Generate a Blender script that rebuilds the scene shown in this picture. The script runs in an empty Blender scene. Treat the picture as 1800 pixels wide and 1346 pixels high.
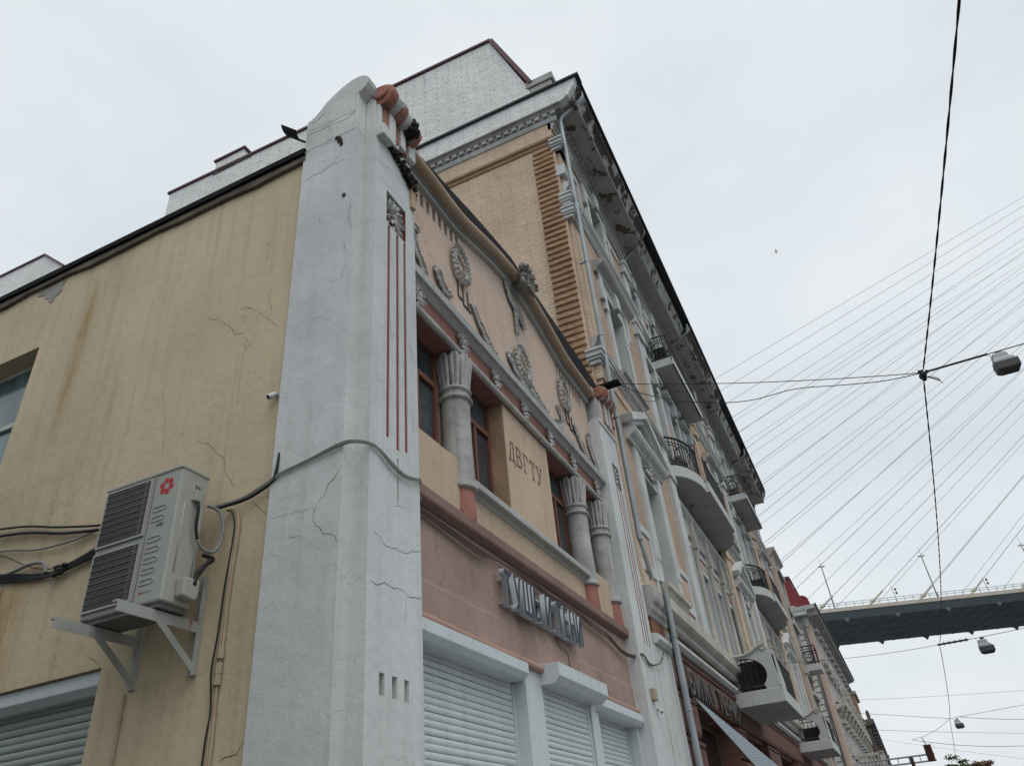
import bpy, bmesh, math, random
from mathutils import Vector, Matrix
from math import sin, cos, pi, radians
random.seed(11)
S = bpy.context.scene
COL = S.collection

# ---------------------------------------------------------------- camera
cam = bpy.data.cameras.new('camera')
cam.sensor_fit = 'HORIZONTAL'; cam.sensor_width = 36.0; cam.lens = 1310.876/1800*36.0
cam.clip_start = 0.05; cam.clip_end = 5000
camo = bpy.data.objects.new('camera', cam); COL.objects.link(camo)
CR = ((0.42480508, -0.47070067, -0.77329265), (-0.90113703, -0.30154004, -0.31148943), (-0.08656041, 0.82916493, -0.55226154))
CP = (-5.25, -3.84, 1.6)
camo.matrix_world = Matrix(((*CR[0], CP[0]), (*CR[1], CP[1]), (*CR[2], CP[2]), (0, 0, 0, 1)))
S.camera = camo

# ---------------------------------------------------------------- overcast sky, soft sun, exposure
SUN_EL, SUN_AZ = radians(58), radians(-128)      # azimuth measured from +X
W = bpy.data.worlds.new('World'); S.world = W; W.use_nodes = True
nt = W.node_tree; nt.nodes.clear()
def wn(t, **k):
    n = nt.nodes.new(t)
    for a, b in k.items(): setattr(n, a, b)
    return n
wo = wn('ShaderNodeOutputWorld'); bg = wn('ShaderNodeBackground')
sky = wn('ShaderNodeTexSky', sky_type='NISHITA'); sky.sun_disc = False
sky.sun_elevation = SUN_EL; sky.sun_rotation = pi/2 - SUN_AZ; sky.dust_density = 4.0; sky.air_density = 1.5
tc = wn('ShaderNodeTexCoord')
mp = wn('ShaderNodeMapping'); mp.inputs['Scale'].default_value = (1.0, 1.0, 2.2); mp.inputs['Location'].default_value = (3.1, 1.7, .4)
nz = wn('ShaderNodeTexNoise'); nz.inputs['Scale'].default_value = 1.9; nz.inputs['Detail'].default_value = 5; nz.inputs['Roughness'].default_value = .5
cr = wn('ShaderNodeValToRGB')
cr.color_ramp.elements[0].position = .3; cr.color_ramp.elements[0].color = (.69, .755, .805, 1)
cr.color_ramp.elements[1].position = .72; cr.color_ramp.elements[1].color = (.88, .925, .955, 1)
sm = wn('ShaderNodeMix', data_type='RGBA', blend_type='MULTIPLY'); sm.inputs[0].default_value = 1; sm.inputs[7].default_value = (.1, .1, .1, 1)
mx = wn('ShaderNodeMix', data_type='RGBA'); mx.inputs[0].default_value = .93
L = nt.links.new
L(tc.outputs['Generated'], mp.inputs['Vector']); L(mp.outputs[0], nz.inputs['Vector']); L(nz.outputs['Fac'], cr.inputs['Fac'])
L(sky.outputs[0], sm.inputs[6]); L(sm.outputs[2], mx.inputs[6]); L(cr.outputs[0], mx.inputs[7])
L(mx.outputs[2], bg.inputs['Color']); bg.inputs['Strength'].default_value = 1.0
L(bg.outputs[0], wo.inputs['Surface'])
sl = bpy.data.lights.new('sun', 'SUN'); sl.energy = 1.15; sl.angle = radians(40); sl.color = (1, .965, .92)
so = bpy.data.objects.new('sun', sl); COL.objects.link(so)
sd = Vector((cos(SUN_EL)*cos(SUN_AZ), cos(SUN_EL)*sin(SUN_AZ), sin(SUN_EL)))
so.rotation_euler = sd.to_track_quat('Z', 'Y').to_euler(); so.location = sd*80
S.view_settings.view_transform = 'Standard'; S.view_settings.look = 'None'
S.view_settings.exposure = 0; S.view_settings.gamma = 1

# ---------------------------------------------------------------- materials
MATS = {}
class NB:
    def __init__(s, name):
        s.m = bpy.data.materials.new(name); s.m.use_nodes = True; s.t = s.m.node_tree
        s.b = s.t.nodes['Principled BSDF']; s.pos = s.t.nodes.new('ShaderNodeNewGeometry').outputs['Position']
    def n(s, t, **k):
        x = s.t.nodes.new(t)
        for a, b in k.items(): setattr(x, a, b)
        return x
    def l(s, a, b): s.t.links.new(a, b)
    def scaled(s, sc):
        m = s.n('ShaderNodeMapping'); m.inputs['Scale'].default_value = sc; s.l(s.pos, m.inputs['Vector']); return m.outputs[0]
    def noise(s, vec, sc, det=4, ro=.55):
        x = s.n('ShaderNodeTexNoise'); x.inputs['Scale'].default_value = sc; x.inputs['Detail'].default_value = det; x.inputs['Roughness'].default_value = ro
        s.l(vec, x.inputs['Vector']); return x.outputs['Fac']
    def rng(s, f, a, b, c=0, d=1):
        x = s.n('ShaderNodeMapRange'); x.inputs[1].default_value = a; x.inputs[2].default_value = b; x.inputs[3].default_value = c; x.inputs[4].default_value = d
        s.l(f, x.inputs[0]); return x.outputs[0]
    def math(s, op, a, b):
        x = s.n('ShaderNodeMath', operation=op)
        for i, q in enumerate((a, b)):
            if isinstance(q, (int, float)): x.inputs[i].default_value = q
            else: s.l(q, x.inputs[i])
        return x.outputs[0]
    def mix(s, f, a, b):
        x = s.n('ShaderNodeMix', data_type='RGBA')
        for i, q in ((0, f), (6, a), (7, b)):
            if isinstance(q, (int, float)): x.inputs[i].default_value = q
            elif isinstance(q, tuple): x.inputs[i].default_value = (*q[:3], 1)
            else: s.l(q, x.inputs[i])
        return x.outputs[2]
def mul(c, k): return tuple(min(1, v*k) for v in c)
def mat(name, col, rough=.85, var=.12, vs=.9, streak=.2, bump=.25, bs=22, crack=0, cs=1.0, csz=(1, 1, 1), metal=0, spec=.3,
        brick=None, mort=.15, patch=None, rust=None, dirt=.25, fine=.45):
    if name in MATS: return MATS[name]
    k = NB(name); b = k.b
    c = k.mix(k.rng(k.noise(k.pos, vs, 6), .3, .7), mul(col, 1-var), mul(col, 1+var))
    if dirt:
        g = k.rng(k.noise(k.pos, 6.5, 6, .65), .52, .75); c = k.mix(k.math('MULTIPLY', g, dirt), c, mul(col, .6))
    if streak:
        st = k.rng(k.noise(k.scaled((7, 7, .45)), 1.0, 5), .5, .78)
        c = k.mix(k.math('MULTIPLY', st, streak), c, mul(col, .5))
    h = k.noise(k.pos, bs, 5, .6)
    h = k.math('ADD', k.math('MULTIPLY', h, fine), k.math('MULTIPLY', k.noise(k.pos, bs*.13, 4), 2.0))
    if patch:                         # plaster fallen away in flakes
        pc, lo, hi, psc = patch
        pm = k.rng(k.noise(k.pos, psc, 6, .62), lo, hi); c = k.mix(pm, c, pc); h = k.math('SUBTRACT', h, k.math('MULTIPLY', pm, 1.5))
    if rust:
        rc, lo, hi, psc = rust
        pm = k.rng(k.noise(k.scaled((1, 1, .35)), psc, 6, .6), lo, hi); c = k.mix(pm, c, rc)
    if crack:
        nn = k.n('ShaderNodeTexNoise'); nn.inputs['Scale'].default_value = 2.2; nn.inputs['Detail'].default_value = 5; k.l(k.pos, nn.inputs['Vector'])
        mm = k.n('ShaderNodeMix', data_type='RGBA', blend_type='LINEAR_LIGHT'); mm.inputs[0].default_value = .32
        k.l(k.scaled(csz), mm.inputs[6]); k.l(nn.outputs['Color'], mm.inputs[7])
        vo = k.n('ShaderNodeTexVoronoi', feature='DISTANCE_TO_EDGE'); vo.inputs['Scale'].default_value = cs; k.l(mm.outputs[2], vo.inputs['Vector'])
        wd = k.rng(k.noise(k.pos, 3.1, 3), .35, .7, .0012, .0065)
        ln = k.n('ShaderNodeMath', operation='LESS_THAN'); k.l(vo.outputs['Distance'], ln.inputs[0]); k.l(wd, ln.inputs[1])
        ms = k.rng(k.noise(k.pos, 1.1, 3), .45, .56)
        cm = k.math('MULTIPLY', k.math('MULTIPLY', ln.outputs[0], ms), crack)
        c = k.mix(cm, c, mul(col, .3)); h = k.math('SUBTRACT', h, k.math('MULTIPLY', cm, 1.2))
    if brick:
        ax, rw, rh = brick
        sp = k.n('ShaderNodeSeparateXYZ'); k.l(k.pos, sp.inputs[0]); cb = k.n('ShaderNodeCombineXYZ')
        k.l(sp.outputs[ax], cb.inputs[0]); wob = k.math('ADD', sp.outputs[2], k.math('MULTIPLY', k.noise(k.pos, 1.8, 4), .11)); k.l(wob, cb.inputs[1])
        bt = k.n('ShaderNodeTexBrick'); bt.inputs['Scale'].default_value = 1; bt.inputs['Brick Width'].default_value = rw; bt.inputs['Row Height'].default_value = rh
        bt.inputs['Mortar Size'].default_value = .012; bt.inputs['Mortar Smooth'].default_value = .35
        bt.inputs['Color1'].default_value = (.9, .9, .9, 1); bt.inputs['Color2'].default_value = (.35, .35, .35, 1); bt.inputs['Mortar'].default_value = (0, 0, 0, 1)
        k.l(cb.outputs[0], bt.inputs['Vector'])
        h = k.math('ADD', k.math('MULTIPLY', h, .5), k.math('MULTIPLY', bt.outputs['Color'], 1.6))
        h = k.math('SUBTRACT', h, k.math('MULTIPLY', bt.outputs['Fac'], 1.6))
        c = k.mix(k.math('MULTIPLY', bt.outputs['Fac'], mort), c, mul(col, .55))
    k.l(c, b.inputs['Base Color'])
    k.l(k.rng(k.noise(k.pos, 4, 3), .3, .7, max(.05, rough-.08), min(1, rough+.08)), b.inputs['Roughness'])
    b.inputs['Metallic'].default_value = metal; b.inputs['Specular IOR Level'].default_value = spec
    if bump:
        bm = k.n('ShaderNodeBump'); bm.inputs['Strength'].default_value = bump; bm.inputs['Distance'].default_value = .07 if brick else .02; k.l(h, bm.inputs['Height']); k.l(bm.outputs[0], b.inputs['Normal'])
    MATS[name] = k.m; return k.m

WHITE = mat('white_limewash', (.54, .565, .56), .9, .12, .6, .3, .4, 26, crack=.3, cs=.9, csz=(1, 1, 1.5))
WHITE2 = mat('white_limewash_top', (.54, .555, .54), .9, .13, .8, .4, .45, 24, crack=.5, cs=1.7, csz=(.55, .55, 2.2))
YELLOW = mat('yellow_plaster', (.525, .44, .30), .92, .11, .5, .4, .4, 30, crack=.2, cs=.7, csz=(1, 1, .8))
OCHRE = mat('ochre_stain', (.36, .245, .10), .92, .12, .8, .3, .5, 34)
PEACH = mat('peach_plaster', (.535, .42, .345), .9, .09, .8, .22, .3, 26, crack=.6, cs=1.3)
PEACHY = mat('peach_yellow_plaster', (.50, .39, .285), .9, .1, .8, .35, .3, 26, crack=.3)
MAUVE = mat('dusty_pink_plaster', (.335, .238, .20), .9, .2, .7, .25, .4, 22, crack=.4, cs=.8)
MAUVE_D = mat('mauve_ledge_plaster', (.235, .15, .13), .9, .15, 1.2, .35, .35, 24)
FRIEZE = mat('dusky_red_frieze', (.27, .135, .11), .9, .15, 2, .3, .3, 24)
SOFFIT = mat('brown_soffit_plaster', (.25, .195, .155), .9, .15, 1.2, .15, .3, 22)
REVEAL = mat('tan_reveal_plaster', (.35, .235, .155), .9, .18, 1.8, .3, .8, 12)
CORAL2 = mat('coral_roll_paint', (.34, .15, .11), .9, .3, 3, .6, .8, 14, crack=1, cs=2.6, dirt=.8, patch=((.33, .315, .29), .54, .60, 5))
CRACK = mat('crack_in_white', (.15, .155, .15), 1, .3, 6, 0, 0)  # dark grey of the open cracks in the white plaster
CORAL = mat('coral_paint', (.33, .15, .12), .85, .14, 2, .25, .35, 24, crack=.8, cs=2.2)
REDG = mat('dark_red_groove', (.21, .055, .042), .85, .2, 2, .3, .2, 24)
TANR = mat('tan_roll_plaster', (.38, .28, .20), .85, .14, 1.5, .2, .25, 22, crack=.5, cs=1.2)
STONE = mat('grey_stucco_ornament', (.42, .42, .405), .9, .28, 3, .4, .5, 30, dirt=.6)
STONEW = mat('pale_stucco_trim', (.39, .40, .39), .9, .14, 1.3, .4, .3, 26, dirt=.4)
COLUMN = mat('weathered_grey_column', (.38, .385, .365), .95, .3, 1.6, .9, .6, 22, crack=.8, cs=2.4, dirt=.75)
DARKST = mat('dark_stucco', (.10, .095, .09), .95, .5, 3, .4, .9, 14)
BLACKR = mat('black_roofing_felt', (.016, .0165, .018), .95, .3, 2, .1, .3, 12, spec=.08)
VOID = mat('charred_rubble', (.035, .028, .024), 1, .6, 4, .2, 1.0, 10)
SHUT = mat('white_shutter_aluminium', (.53, .58, .605), .5, .06, .8, .3, .04, 12, spec=.4, dirt=.2)
GUIDE = mat('white_plastic_frame', (.52, .565, .585), .5, .05, 1, .2, .08, 30, spec=.5)
SHUT2 = mat('grey_green_shutter', (.30, .35, .33), .5, .06, 1, .15, .05, 30, spec=.45)
WOODF = mat('red_brown_window_wood', (.16, .06, .04), .6, .2, 3, .25, .25, 30)
PALEF = mat('pale_green_window_wood', (.40, .46, .43), .65, .15, 3, .35, .3, 30)
GREYF = mat('grey_white_window_wood', (.45, .49, .50), .65, .1, 2, .2, .2, 30)
BRICKY = mat('painted_yellow_brick', (.62, .485, .36), .92, .12, .6, .25, .8, 22, brick=(1, .75, .112), mort=.32)
RIBM = mat('tan_brick_rib', (.42, .28, .175), .92, .16, 1.6, .3, .7, 16)
BROWNF = mat('brown_brick_frieze', (.34, .225, .14), .92, .14, 1, .25, .5, 18, brick=(1, .75, .112), mort=.32)
WBRICK = mat('whitewashed_brick', (.79, .80, .79), .92, .08, .6, .35, 1.0, 20, brick=(1, 1.1, .16), mort=.16, dirt=.3)
PBRICK = mat('painted_peach_brick', (.50, .365, .275), .92, .12, .9, .25, .8, 22, brick=(0, .26, .085))
PEACHB = mat('peach_panel', (.50, .37, .285), .9, .12, 1.2, .3, .3, 22)
TRIM = mat('grey_white_trim', (.52, .545, .54), .9, .12, .9, .4, .3, 24, dirt=.35)
TRIMD = mat('dirty_trim', (.385, .385, .37), .9, .22, 1.2, .5, .45, 20, dirt=.6)
TRIMC = mat('cream_stone_trim', (.45, .43, .385), .9, .16, 1.2, .5, .4, 22, dirt=.5)
SOFG = mat('grey_cornice_soffit', (.40, .40, .39), .95, .15, 1, .1, .3, 20)
SOFD = mat('flaking_cornice_soffit', (.40, .395, .38), .95, .2, 1, .1, .6, 16, patch=((.13, .105, .09), .56, .60, 1.8))
CYMA = mat('flaking_cornice_lip', (.40, .405, .40), .95, .2, 1, .3, .6, 16, patch=((.055, .042, .036), .53, .58, 1.3))
CYMAD = mat('broken_cornice_lip', (.36, .36, .35), .95, .25, 1, .3, .8, 12, patch=((.05, .04, .035), .44, .5, 1.5))
DARKAC = mat('black_air_conditioner', (.03, .03, .032), .6, .1, 2, .1, .05, 30)
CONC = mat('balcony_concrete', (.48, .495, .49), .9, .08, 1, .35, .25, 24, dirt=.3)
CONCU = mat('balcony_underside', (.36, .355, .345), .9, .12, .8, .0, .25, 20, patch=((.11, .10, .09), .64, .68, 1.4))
ROOFD = mat('dark_sheet_roof', (.035, .037, .042), .6, .2, 1, .15, .15, 14, spec=.4)
PURPLE = mat('purple_brown_sheet_metal', (.115, .045, .06), .55, .15, 1, .2, .15, 14, spec=.45)
PIPE = mat('galvanised_downpipe', (.30, .33, .345), .5, .15, 2, .4, .15, 20, metal=.35, spec=.5, dirt=.4)
IRON = mat('black_wrought_iron', (.018, .018, .02), .55, .2, 3, .1, .15, 30, spec=.4)
RUSTIC = mat('red_rusticated_plaster', (.125, .064, .05), .9, .22, 1.5, .3, .7, 18, dirt=.4)
ACW = mat('air_conditioner_casing', (.325, .335, .305), .5, .04, 1, .12, .04, 40, spec=.45, dirt=.12)
ACD = mat('dark_grille', (.125, .13, .12), .6, .12, 1, .0, .05, 40, spec=.4)
ACF = mat('condenser_fins', (.24, .245, .225), .6, .1, 1, 0, .05, 60, spec=.4)
BRKT = mat('galvanised_bracket', (.33, .34, .32), .55, .15, 2, .2, .2, 20, metal=.2, rust=((.17, .075, .03), .56, .68, 5))
REDLOGO = mat('red_logo_print', (.42, .03, .03), .6, .05, 1, 0, 0)
BLK = mat('black_cable_rubber', (.014, .014, .015), .6, .2, 3, 0, .1, 30, dirt=0)
GRYC = mat('grey_cable', (.20, .205, .20), .6, .15, 3, 0, .1, 30, dirt=.3)
TANC = mat('tan_painted_cable', (.36, .29, .20), .7, .15, 3, 0, .1, 30, dirt=.3)
LETB = mat('sign_letter_side', (.42, .46, .49), .5, .06, 2, .2, .05, 30, spec=.5)
LETF = mat('sign_letter_face', (.045, .06, .085), .7, .12, 2, .15, .05, 30, spec=.15)
LETG = mat('grey_sign_letter', (.10, .096, .088), .6, .12, 2, .2, .1, 30)
INK = mat('faded_brown_lettering', (.17, .12, .095), .9, .35, 4, .2, .2, 24)
AWN = mat('blue_grey_awning_sheet', (.215, .265, .30), .5, .08, 1, .3, .1, 20, spec=.45)
BRIDGEU = mat('blue_grey_steel', (.21, .255, .285), .6, .1, .05, 0, .05, 3)
BRIDGEF = mat('bridge_side_steel', (.235, .29, .315), .6, .06, .05, .1, .05, 3)
BRIDGEC = mat('cream_bridge_fascia', (.50, .47, .39), .7, .1, .15, .2, .05, 3)
STEELG = mat('grey_painted_steel', (.23, .26, .28), .55, .1, .5, .1, .05, 10)
STAY = mat('stay_cable_sheath', (.40, .43, .45), .5, .05, .1, 0, 0, 3)
CAMW = mat('white_camera_plastic', (.52, .54, .53), .5, .05, 3, .1, .03, 40, spec=.5)
LAMPG = mat('lamp_housing_grey', (.36, .39, .41), .5, .06, 3, .15, .05, 30, spec=.5)
LAMPD = mat('lamp_visor_dark', (.035, .036, .036), .35, .1, 3, 0, .03, 30, spec=.6)
PINKF = mat('pale_pink_plaster', (.53, .405, .345), .9, .1, .4, .25, .3, 10, crack=.3, cs=.4)
ORNW = mat('weathered_ornate_stucco', (.45, .44, .415), .9, .22, .8, .5, .7, 6, dirt=.6)
ORANG = mat('orange_tan_plaster', (.40, .265, .165), .9, .1, .5, .2, .3, 10)
REDTILE = mat('red_metal_tile', (.20, .022, .028), .5, .18, .6, .2, .3, 8, spec=.5, brick=(1, .9, .55))
DARKB = mat('dark_ornate_stucco', (.13, .125, .115), .9, .4, 1.2, .4, .8, 5, dirt=.6)
ASPH = mat('asphalt', (.07, .07, .072), .95, .2, .6, 0, .5, 30)
PAVE = mat('concrete_paving', (.28, .275, .265), .92, .15, .6, 0, .4, 26)
KERB = mat('granite_kerb', (.30, .295, .285), .9, .12, 1, 0, .3, 26)
PAINT = mat('white_road_paint', (.7, .7, .68), .8, .1, 2, 0, .2, 26)
BARK = mat('tree_bark', (.07, .055, .04), .95, .25, 3, .2, .8, 12)
LEAF = mat('green_leaf', (.052, .085, .028), .75, .35, .6, 0, 0, 10, dirt=0)
LEAF2 = mat('autumn_leaf', (.12, .062, .028), .75, .35, .6, 0, 0, 10, dirt=0)
PATCHG = mat('grey_mortar_patch', (.27, .265, .25), .95, .15, 3, .1, .6, 20)
SIGNR = mat('dark_maroon_sign_back', (.05, .016, .016), .7, .15, 2, .2, .1, 20)
def glass(name, col, ro=.07):
    k = NB(name); b = k.b
    c = k.mix(k.rng(k.noise(k.scaled((2.2, 2.2, .8)), 1.1, 4), .35, .7), mul(col, .55), mul(col, 1.6))
    k.l(c, b.inputs['Base Color']); b.inputs['Roughness'].default_value = ro; b.inputs['Specular IOR Level'].default_value = .55
    bm = k.n('ShaderNodeBump'); bm.inputs['Strength'].default_value = .12; bm.inputs['Distance'].default_value = .02; k.l(k.noise(k.pos, 1.6, 2), bm.inputs['Height']); k.l(bm.outputs[0], b.inputs['Normal'])
    return k.m
GLASS = glass('dark_window_glass', (.045, .055, .062)); GLASSG = glass('greenish_window_glass', (.09, .13, .14), .12)
GLASSB = glass('shop_glass', (.012, .012, .013))

# ---------------------------------------------------------------- mesh helpers
ORG = {}
class MB:
    def __init__(s): s.v = []; s.f = []
    def add(s, vs, fs):
        o = len(s.v); s.v += [tuple(p) for p in vs]; s.f += [tuple(i+o for i in f) for f in fs]; return s
    def box(s, x0, x1, y0, y1, z0, z1):
        return s.add([(x0,y0,z0),(x1,y0,z0),(x1,y1,z0),(x0,y1,z0),(x0,y0,z1),(x1,y0,z1),(x1,y1,z1),(x0,y1,z1)],
                     [(0,3,2,1),(4,5,6,7),(0,1,5,4),(1,2,6,5),(2,3,7,6),(3,0,4,7)])
    def prism(s, pts, ax, a, b):
        n = len(pts)
        def P(p, t): return (t, p[0], p[1]) if ax == 'x' else (p[0], t, p[1]) if ax == 'y' else (p[0], p[1], t)
        vs = [P(p, a) for p in pts] + [P(p, b) for p in pts]
        return s.add(vs, [tuple(range(n))[::-1], tuple(range(n, 2*n))] + [(i, (i+1) % n, n+(i+1) % n, n+i) for i in range(n)])
    def tube(s, path, r, n=8, cap=True):
        path = [Vector(p) for p in path]; m = len(path); vs = []; fs = []; nrm = None
        for i, p in enumerate(path):
            t = (path[min(i+1, m-1)]-path[max(i-1, 0)]); t = t.normalized() if t.length > 1e-9 else Vector((0, 0, 1))
            if nrm is None: nrm = t.orthogonal().normalized()
            else:
                nrm = nrm - t*nrm.dot(t); nrm = nrm.normalized() if nrm.length > 1e-6 else t.orthogonal().normalized()
            bn = t.cross(nrm); rr = r[i] if isinstance(r, (list, tuple)) else r
            vs += [p+nrm*rr*cos(2*pi*k/n)+bn*rr*sin(2*pi*k/n) for k in range(n)]
        for i in range(m-1):
            fs += [(i*n+k, i*n+(k+1) % n, (i+1)*n+(k+1) % n, (i+1)*n+k) for k in range(n)]
        if cap: fs += [tuple(range(n))[::-1], tuple(range((m-1)*n, m*n))]
        return s.add(vs, fs)
    def lathe(s, prof, c, n=20, ax='z', jit=0):
        vs = []; m = len(prof)
        for r0_, h in prof:
            for k in range(n):
                r = r0_*(1+random.uniform(-jit, jit)); a = 2*pi*k/n; u, v = r*cos(a), r*sin(a)
                vs.append((c[0]+u, c[1]+v, c[2]+h) if ax == 'z' else (c[0]+h, c[1]+u, c[2]+v) if ax == 'x' else (c[0]+u, c[1]+h, c[2]+v))
        fs = [(i*n+k, i*n+(k+1) % n, (i+1)*n+(k+1) % n, (i+1)*n+k) for i in range(m-1) for k in range(n)]
        fs += [tuple(range(n))[::-1], tuple(range((m-1)*n, m*n))]
        return s.add(vs, fs)
    def blob(s, c, r, n=8, m=5, jit=.0):
        r = r if isinstance(r, tuple) else (r, r, r); vs = []; fs = []
        for i in range(m+1):
            t = pi*i/m
            for k in range(n):
                a = 2*pi*k/n; q = 1+random.uniform(-jit, jit)
                vs.append((c[0]+r[0]*sin(t)*cos(a)*q, c[1]+r[1]*sin(t)*sin(a)*q, c[2]+r[2]*cos(t)*q))
        for i in range(m): fs += [(i*n+k, i*n+(k+1) % n, (i+1)*n+(k+1) % n, (i+1)*n+k) for k in range(n)]
        return s.add(vs, fs)
    def leaf(s, p, d, nrm, ln, w, th):
        p = Vector(p); d = Vector(d).normalized(); nrm = Vector(nrm); nrm = (nrm-d*nrm.dot(d)).normalized(); q = d.cross(nrm)
        vs = [p, p+d*ln*.45+q*w/2, p+d*ln, p+d*ln*.45-q*w/2, p+d*ln*.4+nrm*th, p+d*ln*.75+nrm*th*.9, p+d*ln*.5-nrm*th*.2]
        return s.add(vs, [(0,1,4),(1,5,4),(1,2,5),(0,4,3),(3,4,5),(3,5,2),(0,6,1),(1,6,2),(2,6,3),(3,6,0)])
    def sweep(s, prof, path):          # prof (y, dz) closed; path (x, z)
        n = len(prof); vs = []; fs = []
        for x, z in path: vs += [(x, y, z+d) for y, d in prof]
        for i in range(len(path)-1): fs += [(i*n+k, i*n+(k+1) % n, (i+1)*n+(k+1) % n, (i+1)*n+k) for k in range(n)]
        fs += [tuple(range(n))[::-1], tuple(range((len(path)-1)*n, len(path)*n))]
        return s.add(vs, fs)
    def wall(s, fn, u0, u1, v0, v1, holes=(), depth=.2, back=False):
        us = sorted({u0, u1, *[h[0] for h in holes], *[h[1] for h in holes]}); vz = sorted({v0, v1, *[h[2] for h in holes], *[h[3] for h in holes]})
        us = [u for u in us if u0-1e-6 <= u <= u1+1e-6]; vz = [v for v in vz if v0-1e-6 <= v <= v1+1e-6]
        for a, b in zip(us, us[1:]):
            for c, d in zip(vz, vz[1:]):
                mu, mv = (a+b)/2, (c+d)/2
                if any(h[0] < mu < h[1] and h[2] < mv < h[3] for h in holes): continue
                s.add([fn(a,c,0), fn(b,c,0), fn(b,d,0), fn(a,d,0)], [(0,1,2,3)])
        for h in holes:
            dp = h[4] if len(h) > 4 else depth
            a, b, c, d = h[:4]
            for (p, q) in (((a,c),(b,c)),((b,c),(b,d)),((b,d),(a,d)),((a,d),(a,c))):
                s.add([fn(*p,0), fn(*q,0), fn(*q,dp), fn(*p,dp)], [(0,1,2,3)])
            if back: s.add([fn(a,c,dp), fn(b,c,dp), fn(b,d,dp), fn(a,d,dp)], [(0,1,2,3)])
        return s
    def build(s, name, m, parent=None, smooth=False, bevel=0, recalc=True, seg=1, org=None):
        o = Vector(org) if org is not None else (ORG.get(parent.name, Vector()) if parent else Vector())
        me = bpy.data.meshes.new(name); me.from_pydata([tuple(Vector(p)-o) for p in s.v], [], s.f)
        if recalc or bevel:
            bm = bmesh.new(); bm.from_mesh(me)
            if recalc: bmesh.ops.remove_doubles(bm, verts=bm.verts, dist=1e-5); bmesh.ops.recalc_face_normals(bm, faces=bm.faces)
            if bevel:
                es = [e for e in bm.edges if len(e.link_faces) == 2 and e.calc_face_angle(0) > .5]
                bmesh.ops.bevel(bm, geom=es, offset=bevel, segments=seg, affect='EDGES', profile=.6, clamp_overlap=True)
            bm.to_mesh(me); bm.free()
        if smooth:
            for p in me.polygons: p.use_smooth = True
            if smooth == 'auto':
                try: me.set_sharp_from_angle(angle=radians(38))
                except Exception: pass
        me.materials.append(m)
        ob = bpy.data.objects.new(name, me); COL.objects.link(ob)
        if parent: ob.parent = parent; ORG[ob.name] = o
        else:
            ob.location = o; ORG[ob.name] = o
        return ob
def inst(me, name, parent, loc, rot=None, m=None):
    ob = bpy.data.objects.new(name, me); COL.objects.link(ob)
    if parent: ob.parent = parent; loc = Vector(loc)-ORG.get(parent.name, Vector())
    ob.location = loc
    if rot: ob.rotation_euler = rot
    return ob
def thing(name, label, cat, loc, group=None):
    o = bpy.data.objects.new(name, None); COL.objects.link(o); o.location = loc; o.empty_display_size = .2
    ORG[o.name] = Vector(loc); return tag(o, label, cat, group)
def tag(o, label, cat, group=None):
    o['label'] = label; o['category'] = cat
    if group: o['group'] = group
    return o
def struct(o): o['kind'] = 'structure'; return o
def py(y): return lambda u, v, d: (u, y+d, v)
def px(x): return lambda u, v, d: (x+d, u, v)
def catenary(a, b, sag, n=14):
    a, b = Vector(a), Vector(b); return [a.lerp(b, i/n)-Vector((0, 0, sag*4*(i/n)*(1-i/n))) for i in range(n+1)]
def smoothpath(pts, k=4):
    P = [Vector(p) for p in pts]; out = []
    for i in range(len(P)-1):
        p0, p1, p2, p3 = P[max(i-1, 0)], P[i], P[i+1], P[min(i+2, len(P)-1)]
        for j in range(k):
            t = j/k; out.append(.5*((2*p1)+(p2-p0)*t+(2*p0-5*p1+4*p2-p3)*t*t+(3*p1-p0-3*p2+p3)*t**3))
    return out+[P[-1]]
_fc = None
def glyph(ch, depth, bold=0):
    global _fc
    cu = bpy.data.curves.new('glyph', 'FONT'); cu.body = ch; cu.extrude = depth/2; cu.offset = bold; cu.resolution_u = 3
    ob = bpy.data.objects.new('glyph', cu); COL.objects.link(ob)
    bpy.context.view_layer.update()
    me = bpy.data.meshes.new_from_object(ob.evaluated_get(bpy.context.evaluated_depsgraph_get()))
    bpy.data.objects.remove(ob); bpy.data.curves.remove(cu); return me
def letters(txt, x0, x1, z0, z1, y, depth, m, parent, facem=None, name='letter', bold=0, gap=.12, tilt=0):
    gl = []
    for ch in txt:
        if ch == ' ': gl.append(None); continue
        me = glyph(ch, depth, bold); xs = [v.co.x for v in me.vertices]; ys = [v.co.y for v in me.vertices]
        gl.append((me, min(xs), max(xs), min(ys), max(ys)))
    tot = sum((g[2]-g[1]+gap) if g else .38 for g in gl)-gap; sx = (x1-x0)/tot; hh = .73; x = x0
    for ch, g in zip(txt, gl):
        if not g: x += .38*sx; continue
        me, a, b, c, d = g; sz = (z1-z0)/hh
        for v in me.vertices:
            co = v.co; v.co = Vector(((co.x-a)*sx, -co.z, co.y*sz))
        me.materials.clear(); me.materials.append(m); me.name = name
        ob = inst(me, name, parent, (x, y, z0))
        if facem:
            fm = glyph(ch, .004, bold*.2)
            for v in fm.vertices:
                co = v.co; v.co = Vector(((co.x-a)*sx, -co.z-depth/2-.006, co.y*sz))
            fm.materials.clear(); fm.materials.append(facem)
            f = bpy.data.objects.new('face', fm); COL.objects.link(f); f.parent = ob
        x += (b-a+gap)*sx
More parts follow.
